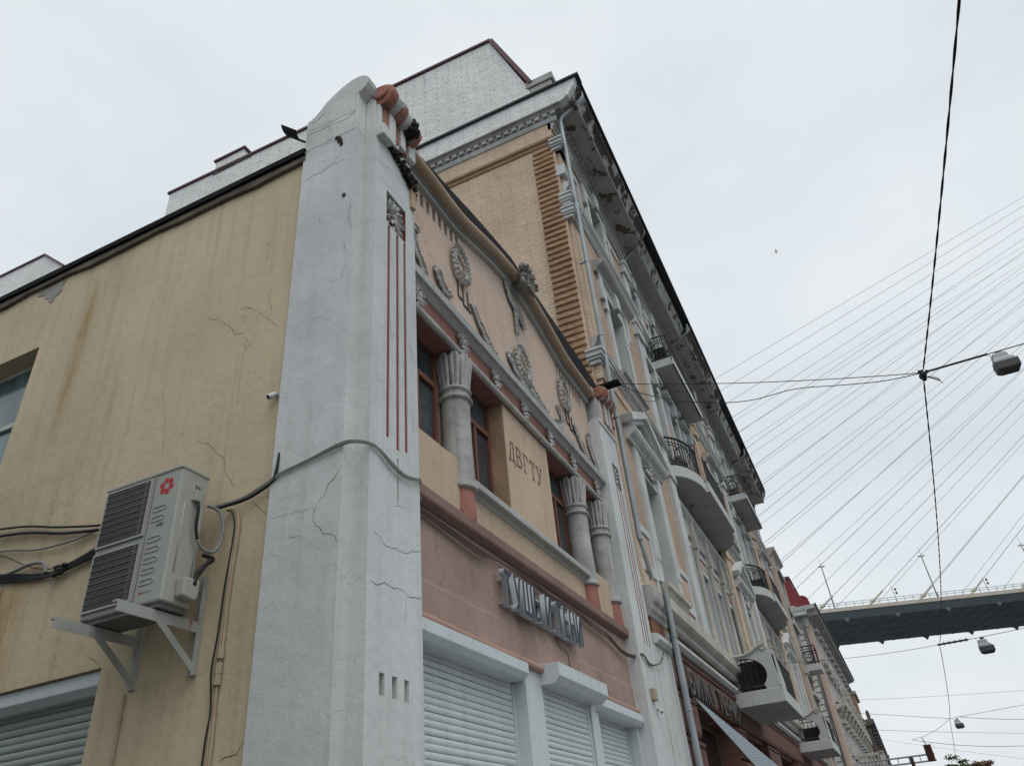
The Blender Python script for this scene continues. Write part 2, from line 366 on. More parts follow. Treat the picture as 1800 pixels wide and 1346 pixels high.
# ================================================================ the setting
g = MB()
g.add([(-400, -600, 0), (900, -600, 0), (900, 600, 0), (-400, 600, 0)], [(0, 1, 2, 3)])
struct(g.build('ground', ASPH, recalc=False))
struct(MB().box(-60, 400, -14.2, -4.6, -.2, .006).build('road', ASPH))
struct(MB().box(-60, 400, -4.45, .6, -.1, .13).build('pavement', PAVE))
struct(MB().box(-60, 400, -4.62, -4.45, -.1, .145).build('kerb', KERB, bevel=.02))
o = MB()
for i in range(30): o.box(-50+i*9, -46+i*9, -9.46, -9.34, -.05, .012)
struct(o.build('lane_marking', PAINT))

# ================================================================ small pink corner building
B1 = thing('corner_building', 'low corner building with white corner pillars, peach gable with wreaths and yellow side wall', 'building', (5.3, 3.0, 0))
WY = .25                                   # plane of the street wall
XL = .12                                   # plane of the yellow side wall
# ---- yellow side wall
holes = [(3.05, 5.7, .05, 3.72, .3), (5.84, 7.6, 6.3, 8.82, .38)]
MB().wall(px(XL), 1.0, 12.5, 0, 10.14, holes).build('side_wall', YELLOW, B1, recalc=False)
def soft_stain(name, col, ysc, ctr, lo=.45, zr=(8.25, 1.55)):
    k = NB(name); b = k.b
    b.inputs['Base Color'].default_value = (*col, 1); b.inputs['Roughness'].default_value = .95
    sp = k.n('ShaderNodeSeparateXYZ'); k.l(k.pos, sp.inputs[0])
    d = k.math('ABSOLUTE', k.math('SUBTRACT', sp.outputs[1], ctr), 0); e = k.rng(d, 0, ysc, 1, 0)
    a = k.math('MULTIPLY', k.math('POWER', e, 1.6), k.rng(k.noise(k.scaled((3, 6, .8)), 1, 4), .25, .7)); zc, zh = zr; a = k.math('MULTIPLY', a, k.rng(k.math('ABSOLUTE', k.math('SUBTRACT', sp.outputs[2], zc), 0), zh*.45, zh, 1, 0))
    k.l(k.math('MULTIPLY', a, lo), b.inputs['Alpha']); return k.m
m2 = MB().add([(XL-.003, 4.66, 9.8), (XL-.003, 5.14, 9.8), (XL-.003, 5.14, 6.7), (XL-.003, 4.66, 6.7)], [(0, 1, 2, 3)])
m2.build('rain_stain', soft_stain('ochre_rain_stain', (.42, .26, .07), .2, 4.9, .8), B1, recalc=False)
m2 = MB().add([(XL-.003, 4.2, 4.95), (XL-.003, 6.3, 4.95), (XL-.003, 6.3, 3.74), (XL-.003, 4.2, 3.74)], [(0, 1, 2, 3)])
m2.build('rain_stain', soft_stain('ochre_drip_stain', (.40, .24, .06), .75, 4.98, .9, (4.2, 1.1)), B1, recalc=False)
m = MB().prism([(5.7, 10.07), (5.76, 9.95), (5.72, 9.88), (5.8, 9.8), (5.85, 9.82), (5.88, 9.7), (5.97, 9.74), (6.0, 9.83), (6.09, 9.85), (6.13, 9.95), (6.3, 9.99), (6.34, 10.07)], 'x', XL-.01, XL-.004)
m.build('mortar_patch', PATCHG, B1)
# black roof edge with sagging felt
m = MB()
edge = [(1.02+i*.46, random.uniform(-.02, .02)) for i in range(26)]
for (ya, da), (yb, db) in zip(edge, edge[1:]):
    m.add([(XL-.1, ya, 10.215+da*.6), (XL-.1, yb, 10.215+db*.6), (XL-.1, yb, 10.315), (XL-.1, ya, 10.315),
           (XL+.3, ya, 10.215+da*.6), (XL+.3, yb, 10.215+db*.6), (XL+.3, yb, 10.315), (XL+.3, ya, 10.315)],
          [(0, 1, 2, 3), (4, 7, 6, 5), (0, 4, 5, 1), (3, 2, 6, 7)])
m.build('roof_edge', BLACKR, B1)
m = MB()
for (ya, da), (yb, db) in zip(edge, edge[1:]):
    m.add([(XL-.06, ya, 10.10-da*2), (XL-.06, yb, 10.10-db*2), (XL-.06, yb, 10.2), (XL-.06, ya, 10.2), (XL+.06, ya, 10.10-da*2), (XL+.06, yb, 10.10-db*2)], [(0, 1, 2, 3), (0, 4, 5, 1)])
m.build('eaves_board', mat('rotten_eaves_board', (.13, .11, .085), .95, .4, 3, .3, .5, 16), B1, recalc=False)
MB().box(XL+.1, 10.5, .6, 12.5, 10.2, 10.34).build('flat_roof', BLACKR, B1)
MB().add([(10.5, 12.5, 0), (XL, 12.5, 0), (XL, 12.5, 10.3), (10.5, 12.5, 10.3)], [(0, 1, 2, 3)]).build('rear_wall', YELLOW, B1, recalc=False)
# broken gutter beside the pillar
gt = MB(); q = [(.11*cos(a), .11*sin(a)) for a in [pi+pi*i/8 for i in range(9)]]
for k, (ya, za, yb, zb) in enumerate([(1.10, 10.62, 1.40, 10.94)]):
    for i in range(8):
        (u0, w0), (u1, w1) = q[i], q[i+1]
        gt.add([(XL-.1+u0, ya, za+w0), (XL-.1+u1, ya, za+w1), (XL-.1+u1, yb, zb+w1), (XL-.1+u0, yb, zb+w0)], [(0, 1, 2, 3)])
tag(gt.build('broken_gutter', BLACKR, None, recalc=False, org=(0, 1.2, 10.3)), 'short broken length of black gutter jammed behind the top of the corner pillar', 'gutter')
# upper side window
def window(parent, fn, u0, u1, v0, v1, d, fm, gm, mull=(), trans=(), fw=.07, name='window'):
    m = MB()
    def bx(a, b, c, e, d0=0, d1=.06):
        P = [fn(a, c, d0+d), fn(b, c, d0+d), fn(b, e, d0+d), fn(a, e, d0+d), fn(a, c, d1+d), fn(b, c, d1+d), fn(b, e, d1+d), fn(a, e, d1+d)]
        m.add(P, [(0, 1, 2, 3), (4, 7, 6, 5), (0, 4, 5, 1), (1, 5, 6, 2), (2, 6, 7, 3), (3, 7, 4, 0)])
    bx(u0, u0+fw, v0, v1); bx(u1-fw, u1, v0, v1); bx(u0+fw, u1-fw, v0, v0+fw); bx(u0+fw, u1-fw, v1-fw, v1)
    for t in trans: bx(u0+fw, u1-fw, t-fw*.55, t+fw*.55, -.012)
    for a in mull: bx(a-fw*.5, a+fw*.5, v0+fw, (min(trans) if trans else v1)-fw*.55, -.006)
    w = m.build(name, fm, parent)
    MB().add([fn(u0+fw*.5, v0+fw*.5, d+.035), fn(u1-fw*.5, v0+fw*.5, d+.035), fn(u1-fw*.5, v1-fw*.5, d+.035), fn(u0+fw*.5, v1-fw*.5, d+.035)], [(0, 1, 2, 3)]).build('pane', gm, w, recalc=False)
    return w
window(B1, px(XL), 5.84, 7.6, 6.3, 8.82, .26, PALEF, GLASSG, (6.28, 6.75, 7.2), (7.75,), .07)
# side roller shutter
def shutter(parent, fn, u0, u1, v0, v1, vbox, d, boxd, sm, bm, name='roller_shutter', pitch=.077, bu0=None, bu1=None, cham=True):
    bu0 = u0 if bu0 is None else bu0; bu1 = u1 if bu1 is None else bu1
    # box, with its lower front edge cut off at 45 degrees
    m = MB(); hb = vbox-v1; c = hb*.34 if cham else .01
    prof = [(d+.06, v1), (boxd+c, v1), (boxd, v1+c), (boxd, vbox), (d+.06, vbox)]
    P = [fn(bu0, v, q) for q, v in prof]+[fn(bu1, v, q) for q, v in prof]; n = 5
    m.add(P, [tuple(range(n))[::-1], tuple(range(n, 2*n))]+[(i, (i+1) % n, n+(i+1) % n, n+i) for i in range(n)])
    sh = m.build(name, bm, parent, bevel=.006)
    m = MB()
    for a, b in ((u0, u0+.06), (u1-.06, u1)):
        P = [fn(a, v0, d-.03), fn(b, v0, d-.03), fn(b, v1, d-.03), fn(a, v1, d-.03), fn(a, v0, d+.05), fn(b, v0, d+.05), fn(b, v1, d+.05), fn(a, v1, d+.05)]
        m.add(P, [(0, 1, 2, 3), (0, 4, 5, 1), (1, 5, 6, 2), (3, 7, 4, 0)])
    m.build('guide_rail', GUIDE, sh)
    # one slat mesh shared by all the slats of this shutter
    pr = [(0, 0), (-.006, .006), (-.013, .022), (-.015, .04), (-.012, .058), (-.005, pitch-.008), (.003, pitch-.003), (.003, .002)]
    A = Vector(fn(u0+.055, 0, d)); Bv = Vector(fn(u1-.055, 0, d)); dn = Vector(fn(0, 0, 1))-Vector(fn(0, 0, 0))
    ctr = (A+Bv)/2; vs = []
    for e in (A-ctr, Bv-ctr): vs += [e+dn*p+Vector((0, 0, h)) for p, h in pr]
    n = len(pr); me = bpy.data.meshes.new('slat'); me.from_pydata([tuple(v) for v in vs], [], [tuple(range(n))[::-1], tuple(range(n, 2*n))]+[(i, (i+1) % n, n+(i+1) % n, n+i) for i in range(n)])
    me.materials.append(sm)
    bmm = bmesh.new(); bmm.from_mesh(me); bmesh.ops.recalc_face_normals(bmm, faces=bmm.faces); bmm.to_mesh(me); bmm.free()
    for i in range(int((v1+.05-v0)/pitch)):
        inst(me, 'slat', sh, (ctr.x+random.uniform(-.003, .003)*abs(dn.y), ctr.y+random.uniform(-.003, .003)*abs(dn.x), v1+.03-(i+1)*pitch+random.uniform(-.002, .002)), (random.uniform(-.02, .02)*abs(dn.y), random.uniform(-.02, .02)*abs(dn.x), 0))
    return sh
shutter(B1, px(XL), 3.05, 5.7, .05, 3.5, 3.71, .22, .04, SHUT2, GUIDE, pitch=.077)

# ---- corner pillars.  Local frame: u across the street front (0..1.24), same shape mirrored for the far pillar
def pillar(x0, name, far=False, main=WHITE, top=WHITE2):
    f = lambda u: x0+u
    XLp = .07
    m = MB()
    hol = [(f(.54), f(1.01), 8.8, 9.40, .13)]
    gro = [(f(.57), f(.632), 5.62, 8.78), (f(.77), f(.832), 5.55, 8.78), (f(.945), f(1.005), 5.6, 8.78)]
    gd = .014 if not far else .003
    if far: gro = [(a, b, 5.3, d) for a, b, c, d in gro]
    hol += [(*q, gd) for q in gro]
    if not far: hol += [(f(.49), f(.575), 3.02, 3.21, .12), (f(.695), f(.78), 3.02, 3.21, .12), (f(.9), f(.98), 3.02, 3.21, .12), (f(.785), f(.815), 4.92, 5.45, .018)]
    m.wall(py(0), f(.27), f(1.24), 0, 10.28, hol, back=False)
    # rebated corner, flank and back
    P = [(f(XLp), 1.06), (f(XLp), .18), (f(.27), .18), (f(.27), 0)] if not far else [(f(0), .55), (f(0), 0), (f(.27), 0)]
    if far: m.wall(py(0), f(0), f(.27), 0, 10.28)
    zs = [i*.5 for i in range(21)]+[10.28]
    if far: P = P[:2]
    for (xa, ya), (xb, yb) in zip(P, P[1:]): m.add([(xa, ya, 0), (xb, yb, 0), (xb, yb, 10.28), (xa, ya, 10.28)], [(0, 1, 2, 3)])
    m.add([(f(1.24), 0, 0), (f(1.24), .6, 0), (f(1.24), .6, 10.28), (f(1.24), 0, 10.28)], [(0, 1, 2, 3)])
    p = m.build(name, main, B1, recalc=False)
    # backs of grooves and niche
    for q in gro: MB().add([(q[0], gd-.0005, q[2]), (q[1], gd-.0005, q[2]), (q[1], gd-.0005, q[3]), (q[0], gd-.0005, q[3])], [(0, 1, 2, 3)]).build('groove', REDG, p, recalc=False)
    MB().add([(f(.54), .128, 8.8), (f(1.01), .128, 8.8), (f(1.01), .128, 9.4), (f(.54), .128, 9.4), (f(1.008), .004, 8.8), (f(1.008), .004, 9.4)], [(0, 1, 2, 3), (1, 4, 5, 2)]).build('niche', REDG, p, recalc=False)
    if not far:
        for a, b in ((.49, .575), (.695, .78), (.9, .98)):
            MB().add([(f(a), .118, 3.02), (f(b), .118, 3.02), (f(b), .118, 3.21), (f(a), .118, 3.21)], [(0, 1, 2, 3)]).build('recess', PATCHG, p, recalc=False)
    if not far: MB().add([(f(.785), .017, 4.9), (f(.815), .017, 4.9), (f(.815), .017, 5.5), (f(.785), .017, 5.5)], [(0, 1, 2, 3)]).build('groove', PATCHG, p, recalc=False)
    # leafy rosette inside the niche
    m = MB(); rr = random.Random(5)
    for i in range(26):
        a = i*2.4; r = .02+.2*(i/26)
        c = (f(.775)+r*.9*cos(a), .10-.05*(1-i/26), 9.1+r*1.15*sin(a))
        m.leaf(c, (cos(a)*.9, -.5+.2*rr.random(), sin(a)), (0, -1, 0), .15, .10, .05)
    m.blob((f(.775), .04, 9.1), (.06, .04, .06), 8, 5, .2)
    m.build('rosette', STONE, p, smooth=False)
    # top block: the curved crown seen from the flank
    crown = [(1.06, 10.28), (1.06, 10.93), (.93, 10.99), (.86, 11.06), (.74, 11.2), (.6, 11.30), (.46, 11.38), (.32, 11.43), (.2, 11.44), (.1, 11.41), (.03, 11.35), (.0, 11.28),
             (.02, 11.2), (.07, 11.12), (.13, 11.07), (.18, 11.04), (.18, 10.28)]
    if not far: MB().prism(crown, 'x', f(XLp), f(.27)).build('crown', top, p, bevel=.012)
    back = [(.9, 10.28), (.9, 11.0), (.7, 11.18), (.45, 11.32), (.1, 11.38), (.02, 11.0), (.02, 10.28)]
    MB().prism(back, 'x', f(.27)+.001, f(1.2)).build('crown_core', top, p)
    # banded roll and the strips running down from it
    bands = [(.25, .29, CORAL2, .13), (.29, .46, CORAL2, .21), (.46, .60, STONE, .19), (.60, .73, CORAL2, .21), (.73, .87, STONE, .19), (.87, .98, VOID if not far else CORAL2, .185), (.98, 1.13, CORAL2 if not far else STONE, .185)]
    drop = [0, 0, .01, .02, .05, .10, .16] if not far else [0]*7
    for (a, b, mm, r), dz in zip(bands, drop):
        pr = [(r*.86, a), (r, a+.02), (r*1.03, (a+b)/2), (r, b-.02), (r*.86, b)]
        m = MB().lathe([(q, h) for q, h in pr], (x0, -.05, 11.14-dz), 22, 'x', jit=.035 if not far else .01)
        m.build('roll_band', mm, p, smooth='auto')
    strips = [(.30, .38, top, -.03), (.38, .50, CORAL, -.05), (.50, .66, top, -.075), (.66, .79, CORAL, -.04), (.79, .92, top, -.075), (.92, 1.03, CORAL, -.03), (1.03, 1.2, top if not far else CORAL, -.07)]
    for i, (a, b, mm, y) in enumerate(strips):
        z0 = 10.36+(.05*i if not far else 0)*.8-.0
        MB().box(f(a)+.003, f(b)-.003, y, .05, z0 if i < 6 else 10.55, 11.06).build('crown_strip', mm, p, bevel=.008)
    # ledge under the strips; on the near pillar its right half has fallen away
    if far:
        for a, b, z in ((.0, .27, 10.34), (.27, 1.24, 10.34)): MB().box(f(a)+.002, f(b), -.03, .2, 10.22, z).build('ledge', top, p, bevel=.01)
    else:
        for a, b, y, z1 in ((.27, .40, -.12, 10.45), (.40, .55, -.115, 10.43), (.55, .70, -.10, 10.38)):
            MB().box(f(a)+.002, f(b)-.003, y, .2, 10.22+(a-.27)*.25, z1).build('ledge_block', top, p, bevel=.012)
        m = MB(); rr = random.Random(3)
        for i in range(130):
            a = rr.uniform(.55, 1.26); z = 10.40-(a-.55)*.55+rr.uniform(-.12, .07)
            m.blob((f(a), rr.uniform(-.09, .04), z), (rr.uniform(.015, .05), rr.uniform(.015, .04), rr.uniform(.015, .05)), 6, 4, .35)
        m.build('broken_masonry', VOID, p)
        m = MB()
        for i in range(70):
            a = rr.uniform(.86, 1.0); m.blob((f(a), rr.uniform(-.25, -.08), 10.98+rr.uniform(-.13, .13)), rr.uniform(.02, .05), 6, 4, .35)
        m.build('broken_masonry', VOID, p)
        MB().box(f(1.12), f(1.22), -.05, .03, 9.6, 10.2).build('loose_strip', TANR, p, bevel=.008)
    return p
pillar(0, 'corner_pillar')
pillar(9.35, 'end_pillar', True)
# spalled hole high on the near pillar, a chip below it
m = MB(); rr = random.Random(9)
for i in range(7): m.blob((.066, .42+rr.uniform(-.02, .02)+.012*i, 10.08+.03*i), (.012, .03, .045), 6, 4, .3)
m.build('spall', VOID, B1)
MB().blob((.06, .33, 9.02), (.02, .03, .03), 7, 5, .3).build('spall', DARKST, B1)

# ---- street front, from the ground up
CX = 5.3
def sym(a): return 2*CX-a
front_holes = [(1.24, 4.28, .0, 3.8, .32), (4.84, 6.78, .0, 3.95, .16), (7.12, 9.2, .0, 3.8, .32)]
MB().wall(py(WY), 1.24, 9.35, 0, 3.98, front_holes).build('shopfront_piers', GUIDE, B1, recalc=False)
MB().wall(py(WY-.012), 1.24, 9.35, 3.97, 4.40).build('lintel_band', MAUVE, B1, recalc=False)
m = MB()
for i in range(30):
    xa, xb = 1.24+i*8.11/30, 1.24+(i+1)*8.11/30
    za, zb = 4.42+.02*sin(i*1.7)+.012*sin(i*4.1), 4.42+.02*sin(i*1.7+1.7)+.012*sin(i*4.1+4.1)
    m.add([(xa, WY-.0125, 4.3995), (xb, WY-.0125, 4.3995), (xb, WY, zb+.03), (xa, WY, za+.03)], [(0, 1, 2, 3)])
m.build('band_edge', MAUVE, B1, recalc=False)
MB().wall(py(WY), 1.24, 9.35, 4.38, 5.3).build('front_wall', MAUVE, B1, recalc=False)
MB().tube([(1.24+i*.4055, WY-.02, 3.985+.008*sin(i)) for i in range(21)], .06, 12).build('bead_moulding', mat('bead_plaster', (.36, .24, .19), .9, .12, 1.2, .2, .3), B1, smooth='auto')
shutter(B1, py(WY), 1.26, 4.28, .03, 3.74, 3.94, .2, -.13, SHUT, SHUT, bu0=1.26, bu1=4.13)
shutter(B1, py(WY), 4.86, 6.76, .03, 3.78, 4.05, .06, -.3, SHUT, SHUT, bu0=4.80, bu1=6.84)
shutter(B1, py(WY), 7.14, 9.18, .03, 3.72, 3.92, .2, -.13, SHUT, SHUT, bu0=7.0, bu1=9.335)
# mauve ledge that carries the columns
MB().prism([(.6, 5.28), (WY-.02, 5.30), (.15, 5.34), (.13, 5.36), (.13, 5.50), (.6, 5.52)], 'x', 1.24, 9.345).build('column_ledge', MAUVE_D, B1, bevel=.012)
# dado panels between the columns
for a, b in ((1.24, 2.70), (sym(2.70), sym(1.24))):
    MB().box(a, b, WY, .5, 5.5, 6.36).build('parapet', PEACHY, B1, bevel=.01)
MB().box(2.72, sym(2.72), .31, .5, 5.5, 6.02).build('parapet', PEACHY, B1, bevel=.008)
MB().prism([(.5, 6.0), (.30, 6.0), (.26, 6.05), (.17, 6.07), (.17, 6.16), (.2, 6.20), (.5, 6.23)], 'x', 3.03, sym(3.03)).build('white_sill', STONEW, B1, bevel=.01)
# window band
WB = .52
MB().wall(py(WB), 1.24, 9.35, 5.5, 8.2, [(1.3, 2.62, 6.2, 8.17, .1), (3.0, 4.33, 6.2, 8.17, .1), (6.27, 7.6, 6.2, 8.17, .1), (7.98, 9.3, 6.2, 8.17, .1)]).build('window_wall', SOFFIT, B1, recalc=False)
for a, b in ((1.3, 2.62), (3.0, 4.33), (6.27, 7.6), (7.98, 9.3)):
    window(B1, py(WB), a, b, 6.2, 8.17, -.02, WOODF, GLASS, ((a+b)/2+.12,), (7.55,), .075)
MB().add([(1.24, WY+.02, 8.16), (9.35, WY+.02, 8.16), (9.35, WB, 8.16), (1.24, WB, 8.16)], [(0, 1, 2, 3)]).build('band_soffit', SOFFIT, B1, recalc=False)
# centre pier with the painted name
cp = MB().box(4.37, 6.05+.18, WY, WB+.02, 6.2, 8.14).build('centre_pier', PEACHY, B1, bevel=.008)
MB().add([(4.366, WY+.012, 6.22), (4.366, WB, 6.22), (4.366, WB, 8.13), (4.366, WY+.012, 8.13)], [(0, 1, 2, 3)]).build('pier_flank', REVEAL, cp, recalc=False)
LET = {'Д': [[(0, -.18), (0, .02), (1, .02), (1, -.18)], [(.14, .02), (.42, 1)], [(.42, 1), (.82, 1)], [(.80, 1), (.80, .02)]],
       'В': [[(.12, 0), (.12, 1)], [(0, 1), (.55, 1), (.78, .9), (.8, .72), (.6, .54), (.12, .53)], [(.6, .53), (.85, .42), (.9, .2), (.7, .03), (.5, 0), (0, 0)]],
       'Г': [[(.15, 0), (.15, 1)], [(0, 1), (.85, 1), (.85, .78)], [(0, 0), (.32, 0)]],
       'Т': [[(.45, 0), (.45, 1)], [(0, .78), (0, 1), (.9, 1), (.9, .78)], [(.28, 0), (.62, 0)]],
       'У': [[(.05, 1), (.5, .38)], [(.9, 1), (.5, .38), (.3, .04), (.1, .02), (.06, .14)], [(-.06, 1), (.22, 1)], [(.74, 1), (1.0, 1)]]}
x = 4.47
for ch in 'ДВГТУ':
    m = MB(); w, h = .21, .34; k = 0
    for st in LET[ch]:
        for (a, b), (c, d) in zip(st, st[1:]):
            k += 1; thick = .026 if abs(d-b) > abs(c-a)*.8 else .014
            A = Vector((x+a*w, 0, 7.17+b*h)); Bq = Vector((x+c*w, 0, 7.17+d*h)); t = (Bq-A).normalized(); nn = Vector((-t.z, 0, t.x))*thick/2; A -= t*.006; Bq += t*.006
            y = WY-.006-.0006*k; m.add([(p.x, yy, p.z) for yy in (y, WY-.001) for p in (A-nn, A+nn, Bq+nn, Bq-nn)], [(0, 1, 2, 3), (0, 4, 5, 1), (1, 5, 6, 2), (2, 6, 7, 3), (3, 7, 4, 0)])
    m.build('painted_letter', INK, cp)
    x += .285
# columns
def column(xc, y=.34, z0=5.51):
    c = MB().lathe([(.215, z0+.52), (.222, z0+.6), (.205, z0+1.2), (.21, 7.36)], (xc, y, 0), 28).build('column', COLUMN, B1, smooth='auto')
    MB().lathe([(.20, z0), (.21, z0+.06), (.195, z0+.43)], (xc, y, 0), 24).build('red_drum', CORAL, c, smooth='auto')
    MB().lathe([(.19, z0+.43), (.245, z0+.45), (.25, z0+.49), (.235, z0+.53), (.2, z0+.54)], (xc, y, 0), 24).build('base_ring', STONEW, c, smooth='auto')
    m = MB()
    for zz, r in ((7.37, .245), (7.52, .235)): m.lathe([(.2, zz-.035), (r, zz-.025), (r+.012, zz), (r, zz+.025), (.2, zz+.035)], (xc, y, 0), 28)
    m.lathe([(.205, 7.33), (.215, 7.55)], (xc, y, 0), 24); m.build('neck_ring', COLUMN, c, smooth='auto')
    m = MB().lathe([(.17, 7.5), (.19, 7.7), (.21, 8.0), (.2, 8.14)], (xc, y, 0), 20)
    m.build('bell', DARKST, c, smooth='auto')  # dark core seen in the gaps between the petals
    m = MB(); n = 9
    for i in range(n):
        a = 2*pi*(i+.3)/n; ca, sa = cos(a), sin(a)
        for half in (-1, 1):
            path = []; rad = []
            for t in (0, .2, .45, .7, .88, .97, 1.0):
                r = .19+.025*sin(t*pi*.55)+.028*t**2.2; off = half*(.026+.02*t)*(1 if t < .95 else .5)
                path.append((xc+r*ca-off*sa, y+r*sa+off*ca, 7.55+.56*t)); rad.append(.031+.018*t-(.012 if t > .95 else 0))
            m.tube(path, rad, 7)
    m.build('palm_capital', COLUMN, c, smooth='auto')
for xc in (2.86, sym(2.86), 9.08): column(xc)
# tube moulding, red frieze with rosettes, white shelf cornice
MB().tube([(1.24, .2, 8.185), (9.345, .2, 8.185)], .055, 12).build('tube_moulding', STONE, B1, smooth='auto')
MB().box(1.24, 9.345, .225, .5, 8.13, 8.62).build('frieze', FRIEZE, B1)
MB().prism([(.5, 8.56), (.2, 8.56), (.12, 8.63), (.07, 8.64), (.06, 8.78), (.1, 8.80), (.5, 8.84)], 'x', 1.24, 9.345).build('shelf_cornice', STONEW, B1, bevel=.008)
for i, xr in enumerate((1.62, 2.92, 4.05, 5.2, 6.35, 7.55, 8.95)):
    m = MB(); rr = random.Random(20+i)
    for q in range(18):
        a = q*2.39; r = .12*math.sqrt(q/18)
        m.leaf((xr+r*cos(a)*.9, .21, 8.42+r*1.25*sin(a)), (cos(a), -.55-.3*rr.random(), sin(a)+.2), (0, -1, .2), .11, .075, .04)
    m.blob((xr, .18, 8.42), (.05, .05, .06), 7, 5, .25); m.build('frieze_rosette', STONE, B1)
# gable wall with slots and its curved head
half = [(1.24, 10.93), (1.65, 10.94), (2.1, 10.95), (2.5, 10.955), (2.85, 10.97), (3.1, 11.02), (3.35, 11.09), (3.75, 11.2), (4.1, 11.29), (4.5, 11.375), (4.95, 11.44), (5.3, 11.47)]
gp = half+[(sym(a), b) for a, b in half[::-1][1:]]
gp[-1] = (9.345, 10.93)
slots = [(1.66+i*.192, 1.755+i*.192, 10.46+.012*i, 10.75+.012*i, .12) for i in range(8)]
slots += [(sym(b), sym(a), c, d, e) for a, b, c, d, e in slots]
m = MB().wall(py(WY), 1.24, 9.35, 8.8, 10.85, slots)
for (xa, za), (xb, zb) in zip(gp, gp[1:]): m.add([(xa, WY, 10.85), (xb, WY, 10.85), (xb, WY, zb), (xa, WY, za)], [(0, 1, 2, 3)])
gw = m.build('gable_wall', PEACH, B1, recalc=False)
for a, b, c, d, e in slots: MB().add([(a, WY+.118, c), (b, WY+.118, c), (b, WY+.118, d), (a, WY+.118, d)], [(0, 1, 2, 3)]).build('slot', REVEAL, gw, recalc=False)
MB().sweep([(.26, -.16), (.17, -.15), (.16, -.10), (.19, -.09), (.19, -.06), (.13, -.05), (.12, -.0), (.26, .0)], gp).build('gable_moulding', STONEW, B1)
MB().tube([(a, .07, b+.045) for a, b in gp], .098, 14).build('gable_roll', TANR, B1, smooth='auto')
blk = [(1.24, 11.35), (2.0, 11.56), (3.6, 11.92), (5.3, 12.2), (6.2, 12.15), (8.1, 12.1), (9.5, 12.05), (10.55, 11.9)]
m = MB()
def gz(x):
    for (a, b), (c, d) in zip(gp, gp[1:]):
        if a <= x <= c: return b+(d-b)*(x-a)/(c-a)
    return 10.93
xs = [1.24+i*(9.3/48) for i in range(49)]
def bz(x):
    for (a, b), (c, d) in zip(blk, blk[1:]):
        if a <= x <= c: return b+(d-b)*(x-a)/(c-a)
    return 11.6
for a, b in zip(xs, xs[1:]):
    za, zb = gz(a)+.08, gz(b)+.08; ta, tb = max(bz(a), za+.12), max(bz(b), zb+.12)
    rows = [(.08, 0), (.11, .4), (.14, .85), (.19, 1.0), (.5, .97)]
    for (y0, t0), (y1, t1) in zip(rows, rows[1:]):
        m.add([(a, y0, za+(ta-za)*t0), (b, y0, zb+(tb-zb)*t0), (b, y1, zb+(tb-zb)*t1), (a, y1, za+(ta-za)*t1)], [(0, 1, 2, 3)])
    m.add([(a, .5, za+(ta-za)*.97), (b, .5, zb+(tb-zb)*.97), (b, 2.5, 10.36), (a, 2.5, 10.36)], [(0, 1, 2, 3)])
m.build('gable_roofing', BLACKR, B1, smooth=True)
# wreaths, garlands, pendants
def wreath(c, rx, rz, seed, n=22, gap=None):
    m = MB(); rr = random.Random(seed)
    for i in range(n):
        a = 2*pi*i/n+.2
        p = Vector((c[0]+rx*cos(a), WY-.05, c[1]+rz*sin(a))); t = Vector((-sin(a)*rx, 0, cos(a)*rz)).normalized(); out = Vector((cos(a), 0, sin(a)))
        if a > pi: t = t
        m.blob(p, (.028, .025, .032), 7, 5, .22)
        for s_ in (-1, -.4, .4, 1): m.leaf(p+out*.028*s_, t*(1 if cos(a) > 0 else 1)+out*.45*s_+Vector((0, -.25, 0)), (0, -1, 0), .115, .055, .045)
    for s_ in (-1, 1): m.tube(smoothpath([(c[0]+s_*.02, WY-.07, c[1]-rz), (c[0]+s_*.1, WY-.1, c[1]-rz+.12), (c[0]+s_*.05, WY-.07, c[1]-rz+.22)]), .018, 6)
    return m.build('wreath', STONE, B1)
wreath((3.05, 10.13), .25, .32, 1); wreath((7.66, 10.1), .25, .33, 2); wreath((5.42, 9.52), .28, .34, 3)
def garland(pts, w0, w1, seed, name='garland'):
    w0 *= .85; w1 *= .85; m = MB(); rr = random.Random(seed); P = smoothpath([(a, WY-.03, b) for a, b in pts], 6)
    for i, p in enumerate(P):
        t = i/(len(P)-1); w = w0+(w1-w0)*t; d = (P[min(i+1, len(P)-1)]-P[max(i-1, 0)]).normalized()
        m.blob(p, (w*.55, .035+.02*w, w*.55), 6, 4, .3)
        for s_ in (-1, 1):
            sd_ = Vector((-d.z, 0, d.x))*s_
            m.leaf(p+sd_*w*.2, d+sd_*.8+Vector((0, -.35*rr.random()-.1, 0)), (0, -1, 0), w*1.7, w*.8, .04)
    return m.build(name, STONE, B1)
garland([(3.42, 9.55), (3.6, 9.35), (3.85, 9.12), (4.12, 8.93)], .05, .12, 4)
garland([(2.2, 9.42), (2.32, 9.25), (2.5, 9.15), (2.62, 9.2)], .10, .06, 5)
garland([(sym(3.42)-.05, 9.55), (7.35, 9.32), (7.1, 9.1), (6.9, 8.98)], .05, .12, 6)
garland([(8.05, 9.55), (8.2, 9.42), (8.45, 9.2), (8.72, 8.97)], .04, .12, 61)
garland([(5.6, 9.3), (5.85, 9.15), (6.1, 9.05), (6.38, 8.98)], .08, .12, 7)
garland([(4.78, 9.42), (4.92, 9.3), (5.08, 9.18), (5.2, 9.2)], .11, .07, 8)
garland([(5.2, 9.2), (5.4, 9.05), (5.6, 8.98)], .09, .12, 9)
garland([(5.36, 10.95), (5.35, 10.7), (5.34, 10.45), (5.34, 10.25)], .09, .05, 10, 'pendant')
garland([(5.4, 10.9), (5.6, 10.75), (5.72, 10.62)], .10, .06, 11, 'pendant')
